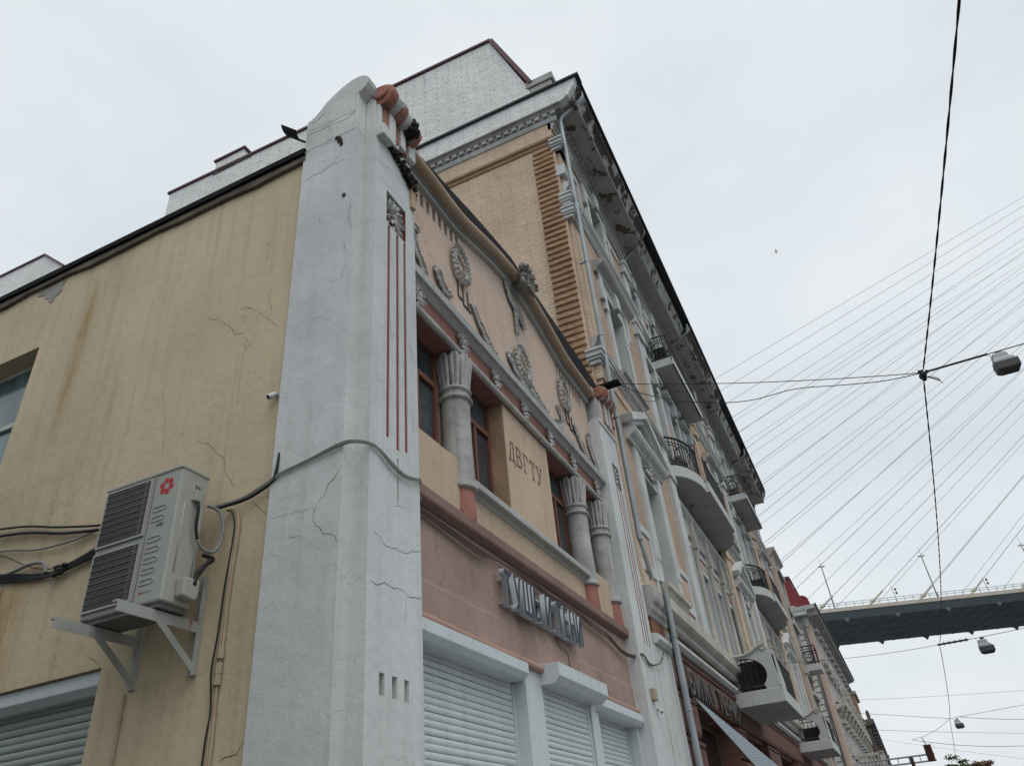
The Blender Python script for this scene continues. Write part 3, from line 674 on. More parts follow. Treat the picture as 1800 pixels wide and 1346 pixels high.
garland([(5.0, 11.28), (5.08, 11.08), (5.22, 10.92), (5.36, 10.86)], .10, .08, 12, 'pendant')
for xo in (1.52, 8.98):
    garland([(xo+.2, 9.75), (xo+.02, 9.72), (xo+.0, 9.5), (xo+.16, 9.25), (xo+.3, 9.05), (xo+.26, 8.9)], .055, .09, 13, 'scroll')
for x0 in (2.98, 7.72):
    m = MB()
    for a, b, c, d in ((0, 9.8, 0, 9.45), (0, 9.45, .17, 9.45), (.17, 9.8, .17, 9.38), (.17, 9.38, .33, 9.38), (.33, 9.74, .33, 9.62), (.33, 9.62, .33, 9.4)):
        m.tube([(x0+a, WY-.012, b), (x0+c, WY-.012, d)], .014, 5)
    m.tube(smoothpath([(x0+.33, WY-.012, 9.42), (x0+.40, WY-.012, 9.36), (x0+.46, WY-.012, 9.5), (x0+.40, WY-.012, 9.56), (x0+.36, WY-.012, 9.45)]), .012, 5)
    m.build('ribbon', DARKST, B1)
# cartouche at the crest
ct = MB(); rr = random.Random(31)
for i in range(18):
    a = 2*pi*i/18; ct.blob((5.36+.22*cos(a), -.10, 11.42+.30*sin(a)), (.09, .10, .09), 8, 5, .15)
ct.blob((5.36, -.08, 11.42), (.17, .12, .24), 12, 8, .05); ct.blob((5.36, -.2, 11.46), (.06, .06, .08), 8, 6, .1)
for s_ in (-1, 1):
    ct.tube(smoothpath([(5.36+s_*.14, -.12, 11.7), (5.36+s_*.3, -.14, 11.74), (5.36+s_*.36, -.12, 11.6), (5.36+s_*.26, -.12, 11.56)]), .045, 8)
    ct.tube(smoothpath([(5.36+s_*.2, -.1, 11.2), (5.36+s_*.34, -.14, 11.14), (5.36+s_*.3, -.1, 11.28)]), .04, 8)
for i in range(24):
    a = rr.uniform(0, 2*pi); ct.leaf((5.36+.2*cos(a), -.12, 11.4+.28*sin(a)), (cos(a), -.6, sin(a)), (0, -1, 0), .2, .1, .06)
ct.box(5.24, 5.48, -.02, .2, 11.3, 11.66)
ct.v = [(5.36+(a-5.36)*.8, b, 11.4+(c-11.4)*.8) for a, b, c in ct.v]
ct.build('cartouche', mat('sooty_cartouche', (.22, .215, .205), .9, .45, 3, .5, .6, 24, dirt=.7), B1)

# ---- cracks in the render, each an open jagged line
def crack(pts, fn, w, seed, name='crack', m_=None):
    rr = random.Random(seed); P = [Vector(p) for p in pts]; Q = []
    for a, b in zip(P, P[1:]):
        n = max(2, int((b-a).length/.045)); t = (b-a).normalized(); nn = Vector((-t.y, t.x))
        for i in range(n): Q.append(a.lerp(b, i/n)+nn*rr.uniform(-.011, .011)*(1 if i else 0))
    Q.append(P[-1]); m = MB(); vs = []
    for i, q in enumerate(Q):
        t = (Q[min(i+1, len(Q)-1)]-Q[max(i-1, 0)]).normalized(); nn = Vector((-t.y, t.x)); ww = w*rr.uniform(.2, .8)*(1 if 0 < i < len(Q)-1 else .2)
        vs += [fn(*(q+nn*ww/2)), fn(*(q-nn*ww/2))]
    m.add(vs, [(2*i, 2*i+1, 2*i+3, 2*i+2) for i in range(len(Q)-1)]); return m.build(name, m_ or CRACK, B1, recalc=False)
LP = lambda a, b: (.0675, a, b)
FP = lambda a, b: (a, -.0022, b)
YP = lambda a, b: (XL-.0022, a, b)
GP = lambda a, b: (a, WY-.0022, b)
for i, (pts, w) in enumerate((
    ([(1.056, 10.91), (.892, 10.855), (.798, 10.936), (.742, 10.99)], .014), ([(1.06, 10.741), (.841, 10.696), (.596, 10.69), (.335, 10.671), (.19, 10.672)], .009),
    ([(1.06, 10.642), (.786, 10.61), (.543, 10.605), (.331, 10.568), (.19, 10.7)], .014), ([(1.06, 10.26), (.811, 10.25), (.57, 10.23), (.355, 10.252), (.19, 10.27)], .007),
    ([(1.02, 9.658), (.884, 9.693), (.678, 9.687), (.543, 9.745), (.432, 9.725), (.343, 9.763)], .012), ([(.8, 9.72), (.62, 9.74), (.45, 9.84), (.4, 9.95)], .006),
    ([(.9, 11.0), (.6, 11.13), (.35, 11.2), (.2, 11.2)], .008), ([(.62, 10.55), (.58, 10.4), (.63, 10.25)], .006), ([(.35, 10.9), (.3, 10.72), (.36, 10.6)], .006),
    ([(.19, 5.106), (.246, 5.014), (.323, 4.962), (.357, 4.85), (.434, 4.799), (.481, 4.717), (.486, 4.606), (.401, 4.515), (.357, 4.441), (.226, 4.396), (.19, 4.32)], .009),
    ([(1.035, 4.768), (.839, 4.758), (.632, 4.745), (.483, 4.735)], .006), ([(1.0, 4.39), (.866, 4.362)], .005), ([(.779, 4.507), (.61, 4.493)], .005), ([(.22, 8.9), (.24, 8.571), (.19, 8.327)], .007), ([(.3, 8.2), (.24, 7.9), (.3, 7.6)], .004))): crack(pts, LP, w, 100+i)
for i, (pts, w) in enumerate((
    ([(.35, 4.489), (.443, 4.464), (.542, 4.409), (.693, 4.41), (.796, 4.425), (.923, 4.428), (1.033, 4.48), (1.235, 4.55)], .009), ([(.316, 3.98), (.426, 3.972), (.558, 4.029), (.694, 4.016), (.876, 4.042), (.98, 4.0), (1.109, 4.027), (1.235, 4.048)], .013),
    ([(.98, 4.0), (.937, 3.894), (.924, 3.754), (.913, 3.67)], .006), ([(.713, 4.874), (.853, 4.914), (.997, 4.935), (1.111, 4.911)], .005), ([(1.235, 9.05), (1.2, 9.517), (1.149, 9.8)], .012),
    ([(.29, 9.48), (.42, 9.5), (.6, 9.52), (.817, 9.55), (1.109, 9.5)], .006), ([(.3, 9.815), (.4, 9.772), (.674, 9.916), (.998, 9.889)], .008), ([(1.05, 8.7), (1.12, 8.5), (1.23, 8.4)], .007), ([(1.03, 7.2), (1.12, 7.0), (1.23, 6.9)], .006), ([(.3, 6.4), (.42, 6.25), (.5, 6.28)], .005), ([(1.05, 6.2), (1.15, 6.1), (1.12, 5.9)], .006))): crack(pts, FP, w, 130+i)
for i, (pts, w) in enumerate((
    ([(2.459, 7.937), (2.273, 7.84), (2.148, 7.76), (2.006, 7.61), (1.92, 7.459), (1.801, 7.437), (1.723, 7.318), (1.637, 7.198), (1.716, 7.144)], .009), ([(1.905, 7.841), (1.767, 7.828), (1.618, 7.719), (1.416, 7.498), (1.242, 7.321)], .007),
    ([(1.716, 7.273), (1.729, 6.94), (1.724, 6.615), (1.72, 6.302)], .005), ([(3.011, 7.078), (2.898, 6.705), (2.8, 6.354), (2.783, 6.043)], .005), ([(2.263, 6.067), (2.052, 5.963), (1.945, 5.821), (1.807, 5.721), (1.75, 5.516), (1.609, 5.306)], .009),
    ([(3.284, 3.888), (3.181, 3.813), (3.125, 3.759)], .008), ([(1.1, 2.784), (1.178, 2.685), (1.3, 2.679), (1.356, 2.643)], .012), ([(1.349, 5.07), (1.224, 4.96), (1.103, 4.86)], .008), ([(1.39, 8.034), (1.442, 7.871), (1.359, 7.608), (1.416, 7.498)], .006), ([(1.62, 8.9), (1.5, 8.75), (1.54, 8.5)], .006), ([(2.1, 4.2), (2.2, 4.0), (2.1, 3.8), (2.15, 3.6)], .006))): crack(pts, YP, w, 160+i, m_=mat('crack_in_yellow', (.12, .1, .07), 1, .3, 6, 0, 0))
for i, (pts, w) in enumerate((([(1.5, 10.2), (1.8, 10.05), (1.928, 9.744), (2.036, 9.6), (2.317, 9.649)], .007), ([(1.7, 10.2), (1.888, 10.012), (2.021, 9.945), (2.281, 9.922)], .005), ([(1.9, 10.4), (2.206, 10.167), (2.466, 10.015)], .005), ([(1.45, 9.9), (1.6, 9.7), (1.75, 9.75)], .005))): crack(pts, GP, w, 190+i, m_=mat('crack_in_peach', (.14, .1, .08), 1, .3, 6, 0, 0))
# ================================================================ tall apartment building beside it
B2 = thing('apartment_building', 'tall peach and white ornate apartment building with balconies and crumbling eaves', 'building', (30, 8, 0))
GX, XE = 10.6, 49.6
BAYS = [('A', 10.6, 18.3), ('B', 18.3, 26.4), ('A', 26.4, 33.8), ('B', 33.8, 41.9), ('A', 41.9, 49.6)]
YA, YB = .2, .32
# ---- gable end
MB().wall(px(GX), .2, 19, 0, 21.6).build('gable_end_wall', BRICKY, B2, recalc=False)
MB().wall(px(GX), .2, 19, 21.88, 22.7).build('gable_band', BRICKY, B2, recalc=False)
MB().prism([(GX+.2, 21.55), (GX, 21.55), (GX-.05, 21.62), (GX-.05, 21.72), (GX-.11, 21.76), (GX-.11, 21.86), (GX+.2, 21.9)], 'y', .12, 19).build('brown_frieze', BROWNF, B2) 
MB().prism([(GX+.2, 22.62), (GX-.04, 22.62), (GX-.08, 22.72), (GX-.08, 22.8), (GX+.2, 22.8)], 'y', -.05, 19).build('gable_architrave', TRIM, B2)
MB().box(GX-.10, GX+.2, -.06, 19, 22.8, 22.98).build('dentil_bed', TRIMD, B2)
dm = MB().box(-.075, .0, -.085, .085, -.075, .075).build('dentil', TRIMD); dme = dm.data; bpy.data.objects.remove(dm)
for i in range(48): inst(dme, 'dentil', B2, (GX-.10, .0+i*.29, 22.89))
MB().prism([(GX+.2, 22.98), (GX-.14, 22.98), (GX-.2, 23.06), (GX-.28, 23.1), (GX-.28, 23.16), (GX+.2, 23.16)], 'y', -.3, 19).build('gable_cornice', TRIMD, B2)
MB().prism([(-.62, 23.3), (-.3, 23.16), (19, 23.16), (19, 24.02), (-1.0, 24.02), (-.9, 23.7)], 'x', GX-.24, GX+.1).build('gable_parapet', WBRICK, B2)
MB().box(GX-.34, GX+.1, -1.14, 19, 24.02, 24.1).build('parapet_flashing', ROOFD, B2)
# white firewall above
fw = [(.62, 24.1), (.78, 25.05), (2.0, 28.66), (18.5, 29.2), (18.5, 24.1)]
MB().prism(fw, 'x', GX-.02, GX+.35).build('firewall', WBRICK, B2)
fw2 = [(24.85, 22.0), (24.85, 27.7), (26.7, 29.3), (34, 29.4), (34, 22.0)]
MB().prism(fw2, 'x', GX-.02, GX+.35).build('firewall', WBRICK, B2)
def coping(pts, w=.06, name='coping', y0=GX-.1, y1=GX+.45):
    m = MB()
    for (a, b), (c, d) in zip(pts, pts[1:]):
        t = Vector((c-a, d-b)).normalized(); n = Vector((-t.y, t.x)); n = n if n.y > 0 else -n
        q = [(a, b), (c, d), (c+n.x*w, d+n.y*w), (a+n.x*w, b+n.y*w)]; m.prism(q, 'x', y0, y1)
    return m.build(name, PURPLE, B2)
coping([(.70, 25.05), (2.0, 28.68)], .16); coping([(1.95, 28.69), (18.6, 29.23)], .11)
coping([(24.85, 27.71), (26.7, 29.31)], .09); coping([(26.7, 29.31), (34, 29.42)], .09); 
MB().box(GX-.06, GX+.4, 14.2, 15.8, 29.2, 29.75).build('chimney', WBRICK, B2)
coping([(14.1, 29.76), (15.9, 29.8)], .1, y0=GX-.14, y1=GX+.5)
st = MB(); st.box(GX-.075, GX-.03, 13.7, 15.9, 29.0, 29.14).build('chimney_band', DARKST, B2)
pb = MB().box(GX+.0, GX+.95, -.12, .74, 24.1, 24.85).box(GX-.06, GX+1.0, -.2, .82, 24.85, 25.2)
pb.build('parapet_block', TRIMD, B2, bevel=.02)
# mansard roof
rs = [(-1.12, 24.06), (.7, 25.02), (2.0, 28.6), (18.4, 29.1)]
for i, (nm, mt_) in enumerate((('eaves_roof', ROOFD), ('mansard_slope', PURPLE), ('upper_roof', PURPLE))):
    (a, b), (c, d) = rs[i], rs[i+1]
    MB().prism([(a, b), (c, d), (c, d-.08), (a, b-.08)], 'x', GX+.36 if i else GX+.1, XE-.2).build(nm, mt_, B2)
MB().add([(GX+.3, 18.4, 0), (XE, 18.4, 0), (XE, 18.4, 29), (GX+.3, 18.4, 29)], [(0, 1, 2, 3)]).build('rear_wall', BRICKY, B2, recalc=False)
MB().add([(XE, .35, 0), (XE, 18.4, 0), (XE, 18.4, 24), (XE, .35, 24)], [(0, 1, 2, 3)]).build('far_end_wall', BRICKY, B2, recalc=False)
# quoin ribs: each projecting course a piece of its own
rr = random.Random(8); ribs = []
for v in range(9):
    m = MB(); n = 7; top = []; 
    for j in range(n):
        y = .27+.70*j/(n-1)-.62; e = rr.uniform(-.014, .014)
        top.append((y, .052+e, -.052+e*.6+rr.uniform(-.006, .006)))
    vs = []
    for y, a, b in top: vs += [(-.10+rr.uniform(-.01, .01), y, a), (.02, y, a), (.02, y, b), (-.085, y, b)]
    fs = [(j*4+k, j*4+(k+1) % 4, (j+1)*4+(k+1) % 4, (j+1)*4+k) for j in range(n-1) for k in range(4)]+[(3, 2, 1, 0), tuple(range((n-1)*4, n*4))]
    m.add(vs, fs); me_o = m.build('brick_rib', RIBM); ribs.append(me_o.data); bpy.data.objects.remove(me_o)
z = 21.36; i = 0
while z > 10.2:
    inst(rr.choice(ribs), 'brick_rib', B2, (GX+rr.uniform(-.012, .008), .62+rr.uniform(-.012, .012), z), (rr.uniform(-.012, .012), 0, 0)); z -= .222+rr.uniform(-.008, .008); i += 1
MB().box(GX-.012, GX+.01, 2.0, 2.55, 12.6, 14.0).build('whitewash_patch', WBRICK, B2)
MB().box(GX-.12, GX+.02, 1.25, 1.7, 13.05, 13.12).build('bracket_stub', IRON, B2)

# stepped capitals wrapping the corner pilaster
for z, k in ((21.2, 1.0), (18.62, .85), (18.05, .85), (12.62, 1.05)):
    m = MB(); 
    for j, (e, a, b) in enumerate(((.04, 0, .12), (.09, .12, .2), (.13, .2, .34), (.17, .34, .42))): m.box(GX-.02-e*k, GX+.74+e*k, .02-e*k, .32, z+a, z+b)
    m.build('corner_capital', TRIM, B2, bevel=.006)
MB().box(GX-.035, GX+.4, .0, .3, 20.0, 20.45).build('corner_block', TRIM, B2, bevel=.01)
# ---- street facade
def win2(parent, xc, w, z0, z1, yw, d=.26, tr=None):
    wd = window(parent, py(yw), xc-w/2, xc+w/2, z0, z1, d, GREYF, GLASS, (xc,), (tr or z0+(z1-z0)*.68,), .075)
    a, b, e = xc-w/2+.003, xc+w/2-.003, yw+d
    for q in (a, b): MB().add([(q, yw, z0), (q, e, z0), (q, e, z1), (q, yw, z1)], [(0, 1, 2, 3)]).build('reveal', TRIM, wd, recalc=False)
    MB().add([(a, yw, z1-.003), (a, e, z1-.003), (b, e, z1-.003), (b, yw, z1-.003)], [(0, 1, 2, 3)]).build('head', TRIM, wd, recalc=False)
    return wd
def sub(m, name, mt_, par, **k): return m.build(name, mt_, par, **k)
def surround(m, xc, w, z0, z1, yw, t=.28, p=.09):
    m.box(xc-w/2-t, xc-w/2, yw-p, yw+.02, z0, z1+t); m.box(xc+w/2, xc+w/2+t, yw-p, yw+.02, z0, z1+t); m.box(xc-w/2, xc+w/2, yw-p, yw+.02, z1, z1+t)
def keystone(m, xc, zc, yw, s=1): m.prism([(xc-.15*s, zc-.26*s), (xc+.15*s, zc-.26*s), (xc+.24*s, zc+.34*s), (xc-.24*s, zc+.34*s)], 'y', yw-.26, yw+.02)
def sill(m, xa, xb, z, yw, p=.22, h=.22): m.prism([(yw+.1, z-h), (yw-p*.5, z-h), (yw-p*.7, z-h*.6), (yw-p, z-h*.45), (yw-p, z), (yw+.1, z+.03)], 'x', xa, xb)
def leafy(c, rx, rz, y, seed, n=60, sc=1):
    m = MB(); rr = random.Random(seed)
    for i in range(n):
        a = i*2.4; r = math.sqrt((i+.5)/n); m.leaf((c[0]+rx*r*cos(a), y, c[1]+rz*r*sin(a)), (cos(a)+rr.uniform(-.6, .6), -.5, sin(a)+rr.uniform(-.6, .6)), (0, -1, 0), .2*sc, .12*sc, .06)
    return m
def bay_a(x0, x1, near):
    xc = (x0+x1)/2 if not near else 14.4
    H = [(xc-.8, xc+.8, 7.5, 10.72, .34), (xc-.85, xc+.85, 13.95, 17.1, .34), (xc-.72, xc+.72, 19.98, 21.95, .34)]
    MB().wall(py(YA), x0, x1, 6.6, 23.0, H).build('bay_wall', PBRICK, B2, recalc=False)
    # second storey: fluted jambs, leafy panel, pedimented hood
    w = win2(B2, xc, 1.6, 7.5, 10.72, YA, tr=9.7)
    m = MB()
    for s_ in (-1, 1):
        a = xc+s_*1.06; m.box(a-.24, a+.24, YA-.09, YA+.02, 7.5, 11.35)
        for k in range(4): m.tube([(a-.17+k*.113, YA-.092, 8.1), (a-.17+k*.113, YA-.092, 11.2)], .036, 6)
    m.box(xc-.8, xc+.8, YA-.06, YA+.02, 10.72, 10.82); m.box(xc-.82, xc+.82, YA-.05, YA+.02, 10.85, 11.4)
    sub(m, 'jambs', TRIM, w)
    sub(leafy((xc, 11.12), .66, .2, YA-.06, int(x0), 70), 'leaf_panel', STONE, w)
    m = MB(); m.prism([(YA+.1, 11.38), (YA-.10, 11.38), (YA-.14, 11.46), (YA-.28, 11.54), (YA-.34, 11.64), (YA-.34, 11.72), (YA+.1, 11.76)], 'x', xc-1.75, xc+1.75)
    m.box(xc-1.7, xc+1.7, YA-.16, YA+.02, 11.72, 11.86)
    for s_ in (-1, 1):
        P = [(xc+s_*1.85, 11.84), (xc, 12.78), (xc, 13.02), (xc+s_*1.95, 12.05)]; m.prism(P if s_ < 0 else P[::-1], 'y', YA-.36-.002*s_, YA+.02)
        P = [(xc+s_*1.6, 11.84), (xc, 12.62), (xc, 12.79), (xc+s_*1.87, 11.86)]; m.prism(P if s_ < 0 else P[::-1], 'y', YA-.24-.002*s_, YA+.02)
    m.prism([(xc-1.2, 11.95), (xc+1.2, 11.95), (xc, 12.5)], 'y', YA-.1, YA+.02)
    sub(m, 'pediment', TRIM, w, bevel=.01)
    m = MB(); sill(m, xc-1.15, xc+1.15, 7.5, YA, .26, .3); sub(m, 'sill', TRIMC, w)
    # flanking panel frames
    for s_ in (-1, 1):
        m = MB(); a = xc+s_*2.05
        m.box(a-.75, a+.75, YA-.05, YA+.01, 8.55, 8.75); m.box(a-.75, a+.75, YA-.05, YA+.01, 7.45, 7.7)
        for q in (-.75, .55): m.box(a+q, a+q+.2, YA-.045, YA+.01, 6.8, 8.6)
        m.box(a-.75, a+.75, YA-.06, YA+.01, 6.72, 6.9)
        m.build('panel_frame', TRIM, B2)
    for s_ in (-1, 1):
        a = xc+s_*2.05; MB().box(a-.5, a+.5, YA-.02, YA+.01, 7.75, 8.5).build('panel', PEACHB, B2, bevel=.008); MB().box(a-.5, a+.5, YA-.02, YA+.01, 6.95, 7.4).build('panel', PEACHB, B2, bevel=.008)
    # end pilasters
    for a in ((x0+.1, x0+.75), (x1-.85, x1-.1)):
        m = MB(); m.box(a[0], a[1], YA-.14, YA+.02, 6.7, 12.2); m.box(a[0]-.06, a[1]+.06, YA-.2, YA+.02, 12.2, 12.75)
        m.box(a[0]+.04, a[1]-.04, YA-.11, YA+.02, 12.75, 18.1); m.box(a[0]-.06, a[1]+.06, YA-.22, YA+.02, 18.1, 18.4); m.box(a[0]-.02, a[1]+.02, YA-.16, YA+.02, 18.4, 18.65); m.box(a[0]-.06, a[1]+.06, YA-.22, YA+.02, 18.65, 18.85)
        m.box(a[0]+.04, a[1]-.04, YA-.11, YA+.02, 18.85, 21.2); m.box(a[0]-.06, a[1]+.06, YA-.22, YA+.02, 21.2, 21.6); m.box(a[0]-.1, a[1]+.1, YA-.28, YA+.02, 21.6, 21.75)
        m.build('pilaster', TRIM if a[0] > x0+1 else BRICKY, B2, bevel=.012)
    # string courses
    for z, p, h, mm in ((13.62, .3, .5, TRIMD), (19.75, .32, .55, TRIM)):
        m = MB(); p *= .75; m.prism([(YA+.1, z-h), (YA-p*.25, z-h), (YA-p*.25, z-h*.85), (YA-p*.4, z-h*.83), (YA-p*.4, z-h*.62), (YA-p*.62, z-h*.55), (YA-p*.65, z-h*.45), (YA-p*.9, z-h*.4), (YA-p*.9, z-h*.2), (YA-p, z-h*.18), (YA-p, z-.03), (YA-p*.6, z), (YA+.1, z)], 'x', x0+.1, x1-.05); m.build('string_course', mm, B2)
    MB().box(x0+.2, x1-.1, YA-.04, YA+.01, 12.78, 13.1).build('plain_band', PEACHB, B2)
    # third storey
    w = win2(B2, xc, 1.7, 13.95, 17.1, YA); m = MB(); surround(m, xc, 1.7, 13.95, 17.1, YA, .3, .1)
    for s_ in (-1, 1): m.box(xc+s_*1.35-.14, xc+s_*1.35+.14, YA-.14, YA+.02, 16.6, 17.75); m.box(xc+s_*1.1-.2, xc+s_*1.1+.2, YA-.12, YA+.02, 16.3, 16.6)
    keystone(m, xc, 17.3, YA); sub(m, 'surround', TRIM, w, bevel=.008)
    m = MB(); m.prism([(YA+.1, 17.6), (YA-.12, 17.6), (YA-.18, 17.74), (YA-.36, 17.84), (YA-.42, 17.92), (YA-.42, 18.02), (YA+.1, 18.1)], 'x', xc-1.7, xc+1.7); m.box(xc-1.5, xc+1.5, YA-.1, YA+.02, 17.4, 17.6); sub(m, 'hood', TRIMD, w)
    m = MB(); sill(m, xc-1.25, xc+1.25, 13.93, YA, .3, .24); sub(m, 'sill', TRIMD, w)
    # fourth storey
    w = win2(B2, xc, 1.44, 19.98, 21.95, YA); m = MB(); surround(m, xc, 1.44, 19.98, 21.95, YA, .3, .1); keystone(m, xc, 22.15, YA, 1.05)
    for s_ in (-1, 1): m.box(xc+s_*1.1-.12, xc+s_*1.1+.12, YA-.13, YA+.02, 21.2, 22.2); m.box(xc+s_*1.15-.1, xc+s_*1.15+.1, YA-.06, YA+.02, 20.2, 20.9)
    sub(m, 'surround', TRIM, w, bevel=.008)
    for s_ in (-1, 1):
        m = MB(); m.box(xc+s_*2.2-.6, xc+s_*2.2+.6, YA-.05, YA+.01, 20.0, 20.25); m.box(xc+s_*2.2-.6, xc+s_*2.2+.6, YA-.05, YA+.01, 21.6, 21.85); m.box(xc+s_*1.65-.1, xc+s_*1.65+.1, YA-.05, YA+.01, 20.25, 21.6); m.build('panel_frame', TRIM, B2)
def bay_b(x0, x1, near):
    xm = (x0+x1)/2; cs = [xm-3.4, xm-1.15, xm+1.15, xm+3.4]; ct3 = [xm-2.85, xm, xm+2.85]
    H = [(c-.62, c+.62, 7.3, 9.9, .4) for c in cs]+[(c-.7, c+.7, 12.75 if i == 1 else 13.95, 17.05, .34) for i, c in enumerate(ct3)]+[(c-.62, c+.62, 18.6 if i == 1 else 19.98, 21.9, .34) for i, c in enumerate(ct3)]
    MB().wall(py(YB), x0, x1, 6.6, 23.0, H).build('bay_wall', TRIM, B2, recalc=False)
    for i, c in enumerate(cs):
        w = win2(B2, c, 1.24, 7.3, 9.9, YB, .3, 9.0); m = MB()
        m.box(c-.62, c+.62, YB-.05, YB+.01, 9.9, 10.02); m.box(c-.75, c+.75, YB-.07, YB+.01, 10.48, 10.62)
        for s_ in (-1, 1): m.box(c+s_*.68-.06, c+s_*.68+.06, YB-.06, YB+.01, 7.3, 10.5)
        sub(m, 'surround', TRIM, w)
        MB().box(c-.56, c+.56, YB-.025, YB+.005, 10.04, 10.46).build('lintel_panel', PEACHB, w)
    for i in range(5):
        a = (xm-4.55, xm-2.28, xm, xm+2.28, xm+4.5)[i]; a = min(max(a, x0+.14), x1-.14)
        m = MB().lathe([(.13, 6.75), (.13, 7.1), (.1, 7.2), (.095, 10.2), (.15, 10.3), (.16, 10.5)], (a, YB-.08, 0), 12)
        m.box(a-.19, a+.19, YB-.24, YB+.02, 10.5, 10.72); m.prism([(a-.12, 10.72), (a+.12, 10.72), (a+.17, 11.5), (a-.17, 11.5)], 'y', YB-.2, YB+.02)
        m.build('colonnette', TRIMC, B2, smooth='auto')
    MB().prism([(YB+.1, 10.9), (YB-.08, 10.9), (YB-.1, 11.4), (YB-.24, 11.6), (YB-.24, 11.75), (YB+.1, 11.8)], 'x', x0, x1-.02).build('string_course', TRIMD, B2)
    for i, c in enumerate(ct3):
        w = win2(B2, c, 1.4, 12.75 if i == 1 else 13.95, 17.05, YB); m = MB(); surround(m, c, 1.4, 13.95, 17.05, YB, .26, .1); keystone(m, c, 17.2, YB, .9); m.box(c-1.15, c+1.15, YB-.26, YB+.02, 17.55, 17.72)
        sub(m, 'surround', TRIM, w, bevel=.008)
        w = win2(B2, c, 1.24, 18.6 if i == 1 else 19.98, 21.9, YB); m = MB(); surround(m, c, 1.24, 19.98, 21.9, YB, .26, .1); keystone(m, c, 22.05, YB, .95)
        for s_ in (-1, 1): m.box(c+s_*1.0-.1, c+s_*1.0+.1, YB-.13, YB+.02, 21.2, 22.1)
        sub(m, 'surround', TRIM, w, bevel=.008)
    for c in (xm-1.42, xm+1.42):
        m = MB()
        for z0, z1 in ((13.9, 16.0), (20.0, 21.6)): m.box(c-.42, c+.42, YB-.03, YB+.01, z0, z1)
        m.build('panel', PEACHB, B2, bevel=.008)
    for z, p, h in ((13.62, .26, .45), (19.75, .28, .5)):
        for a, b in ((x0, xm-1.0), (xm+1.0, x1-.02)):
            MB().prism([(YB+.1, z-h), (YB-p*.35, z-h), (YB-p*.4, z-h*.7), (YB-p, z-h*.4), (YB-p, z-.04), (YB+.1, z)], 'x', a, b).build('string_course', TRIM, B2)
for i, (t, a, b) in enumerate(BAYS): (bay_a if t == 'A' else bay_b)(a, b, i == 0)

# ---- main entablature and eaves, one run per bay
dm = MB().box(-.075, .075, -.09, .0, -.07, .07).build('dentil', SOFG); dentx = dm.data; bpy.data.objects.remove(dm)
for i, (t, x0, x1) in enumerate(BAYS):
    yw = YA if t == 'A' else YB; pj = 1.0 if t == 'A' else .86; a, b = (x0-.02 if i else x0), x1+(.25 if t == 'A' else -.25)
    if t == 'A' and i: a -= .25
    if t == 'B': a += .25
    MB().prism([(yw+.1, 22.3), (yw-.06, 22.3), (yw-.08, 22.42), (yw-.14, 22.46), (yw-.14, 22.6), (yw-.1, 22.62), (yw-.1, 22.86), (yw-.2, 22.92), (yw+.1, 22.95)], 'x', a, b).build('architrave', TRIMD, B2)
    MB().box(a, b, yw-.2, yw+.05, 22.95, 23.18).build('dentil_bed', SOFG, B2)
    n = int((b-a)/.27)
    for k in range(n): inst(dentx, 'dentil', B2, (a+.13+k*.27, yw-.2, 23.07))
    MB().prism([(yw+.1, 23.18), (yw-.28, 23.18), (yw-.34, 23.26), (yw-pj+.12, 23.26), (yw-pj+.12, 23.21), (yw-pj+.04, 23.21), (yw-pj+.04, 23.32), (yw+.1, 23.34)], 'x', a, b).build('cornice_soffit', SOFD if t == 'A' else SOFG, B2)
    MB().prism([(yw, 23.33), (yw-pj+.03, 23.33), (yw-pj, 23.42), (yw-pj-.03, 23.52), (yw-pj-.1, 23.64), (yw-pj-.2, 23.74), (yw-pj-.22, 23.88), (yw, 23.9)], 'x', a, b).build('cornice_lip', CYMAD if t == 'A' else CYMA, B2, smooth='auto')
    MB().prism([(yw, 23.9), (yw-pj-.14, 23.9), (yw-pj-.2, 23.93), (yw-pj-.27, 23.95), (yw-pj-.28, 24.09), (yw-pj-.24, 24.1), (yw, 24.16)], 'x', a-.03, b+.03).build('gutter', ROOFD, B2)
def elbow(x, yo, yw):
    m = MB(); m.tube([(x, yo, 23.95), (x, yo+.02, 23.6), (x+.02, yo+.1, 23.45), (x+.06, yw-.28, 23.0), (x+.06, yw-.2, 22.85), (x+.06, yw-.2, 21.8)], .062, 10); m.build('rainwater_elbow', PIPE, B2, smooth='auto')
elbow(18.65, -.78, YB); elbow(26.0, -.95, YB); elbow(34.15, -.78, YB); elbow(41.5, -.95, YB)
# main downpipe at the corner
dp = MB().tube([(10.98, -.98, 23.95), (10.98, -.98, 23.7), (10.95, -.85, 23.5), (10.78, -.2, 22.9), (10.76, -.13, 22.7), (10.76, -.11, 7.75)], .068, 12)
for z in (21.5, 18.9, 16.3, 13.6, 11.0): dp.tube([(10.76, -.11, z-.03), (10.76, -.11, z+.03)], .085, 12); dp.box(10.73, 10.79, -.11, .12, z-.015, z+.015)
dp.build('downpipe', PIPE, B2, smooth='auto')
lp = MB().tube([(10.78, -.11, 7.8), (10.84, -.13, 7.5), (10.98, -.14, 7.1), (11.06, -.14, 6.9)], .055, 10); lp.build('downpipe_offset', PIPE, B2, smooth='auto')
lp = MB().tube([(11.42, -.3, 6.75), (11.4, -.3, 5.6), (11.4, -.3, .2)], .062, 12)
for z in (5.7, 4.2, 2.6, 1.2): lp.tube([(11.4, -.3, z-.025), (11.4, -.3, z+.025)], .076, 12)
lp.build('downpipe', PIPE, B2, smooth='auto')

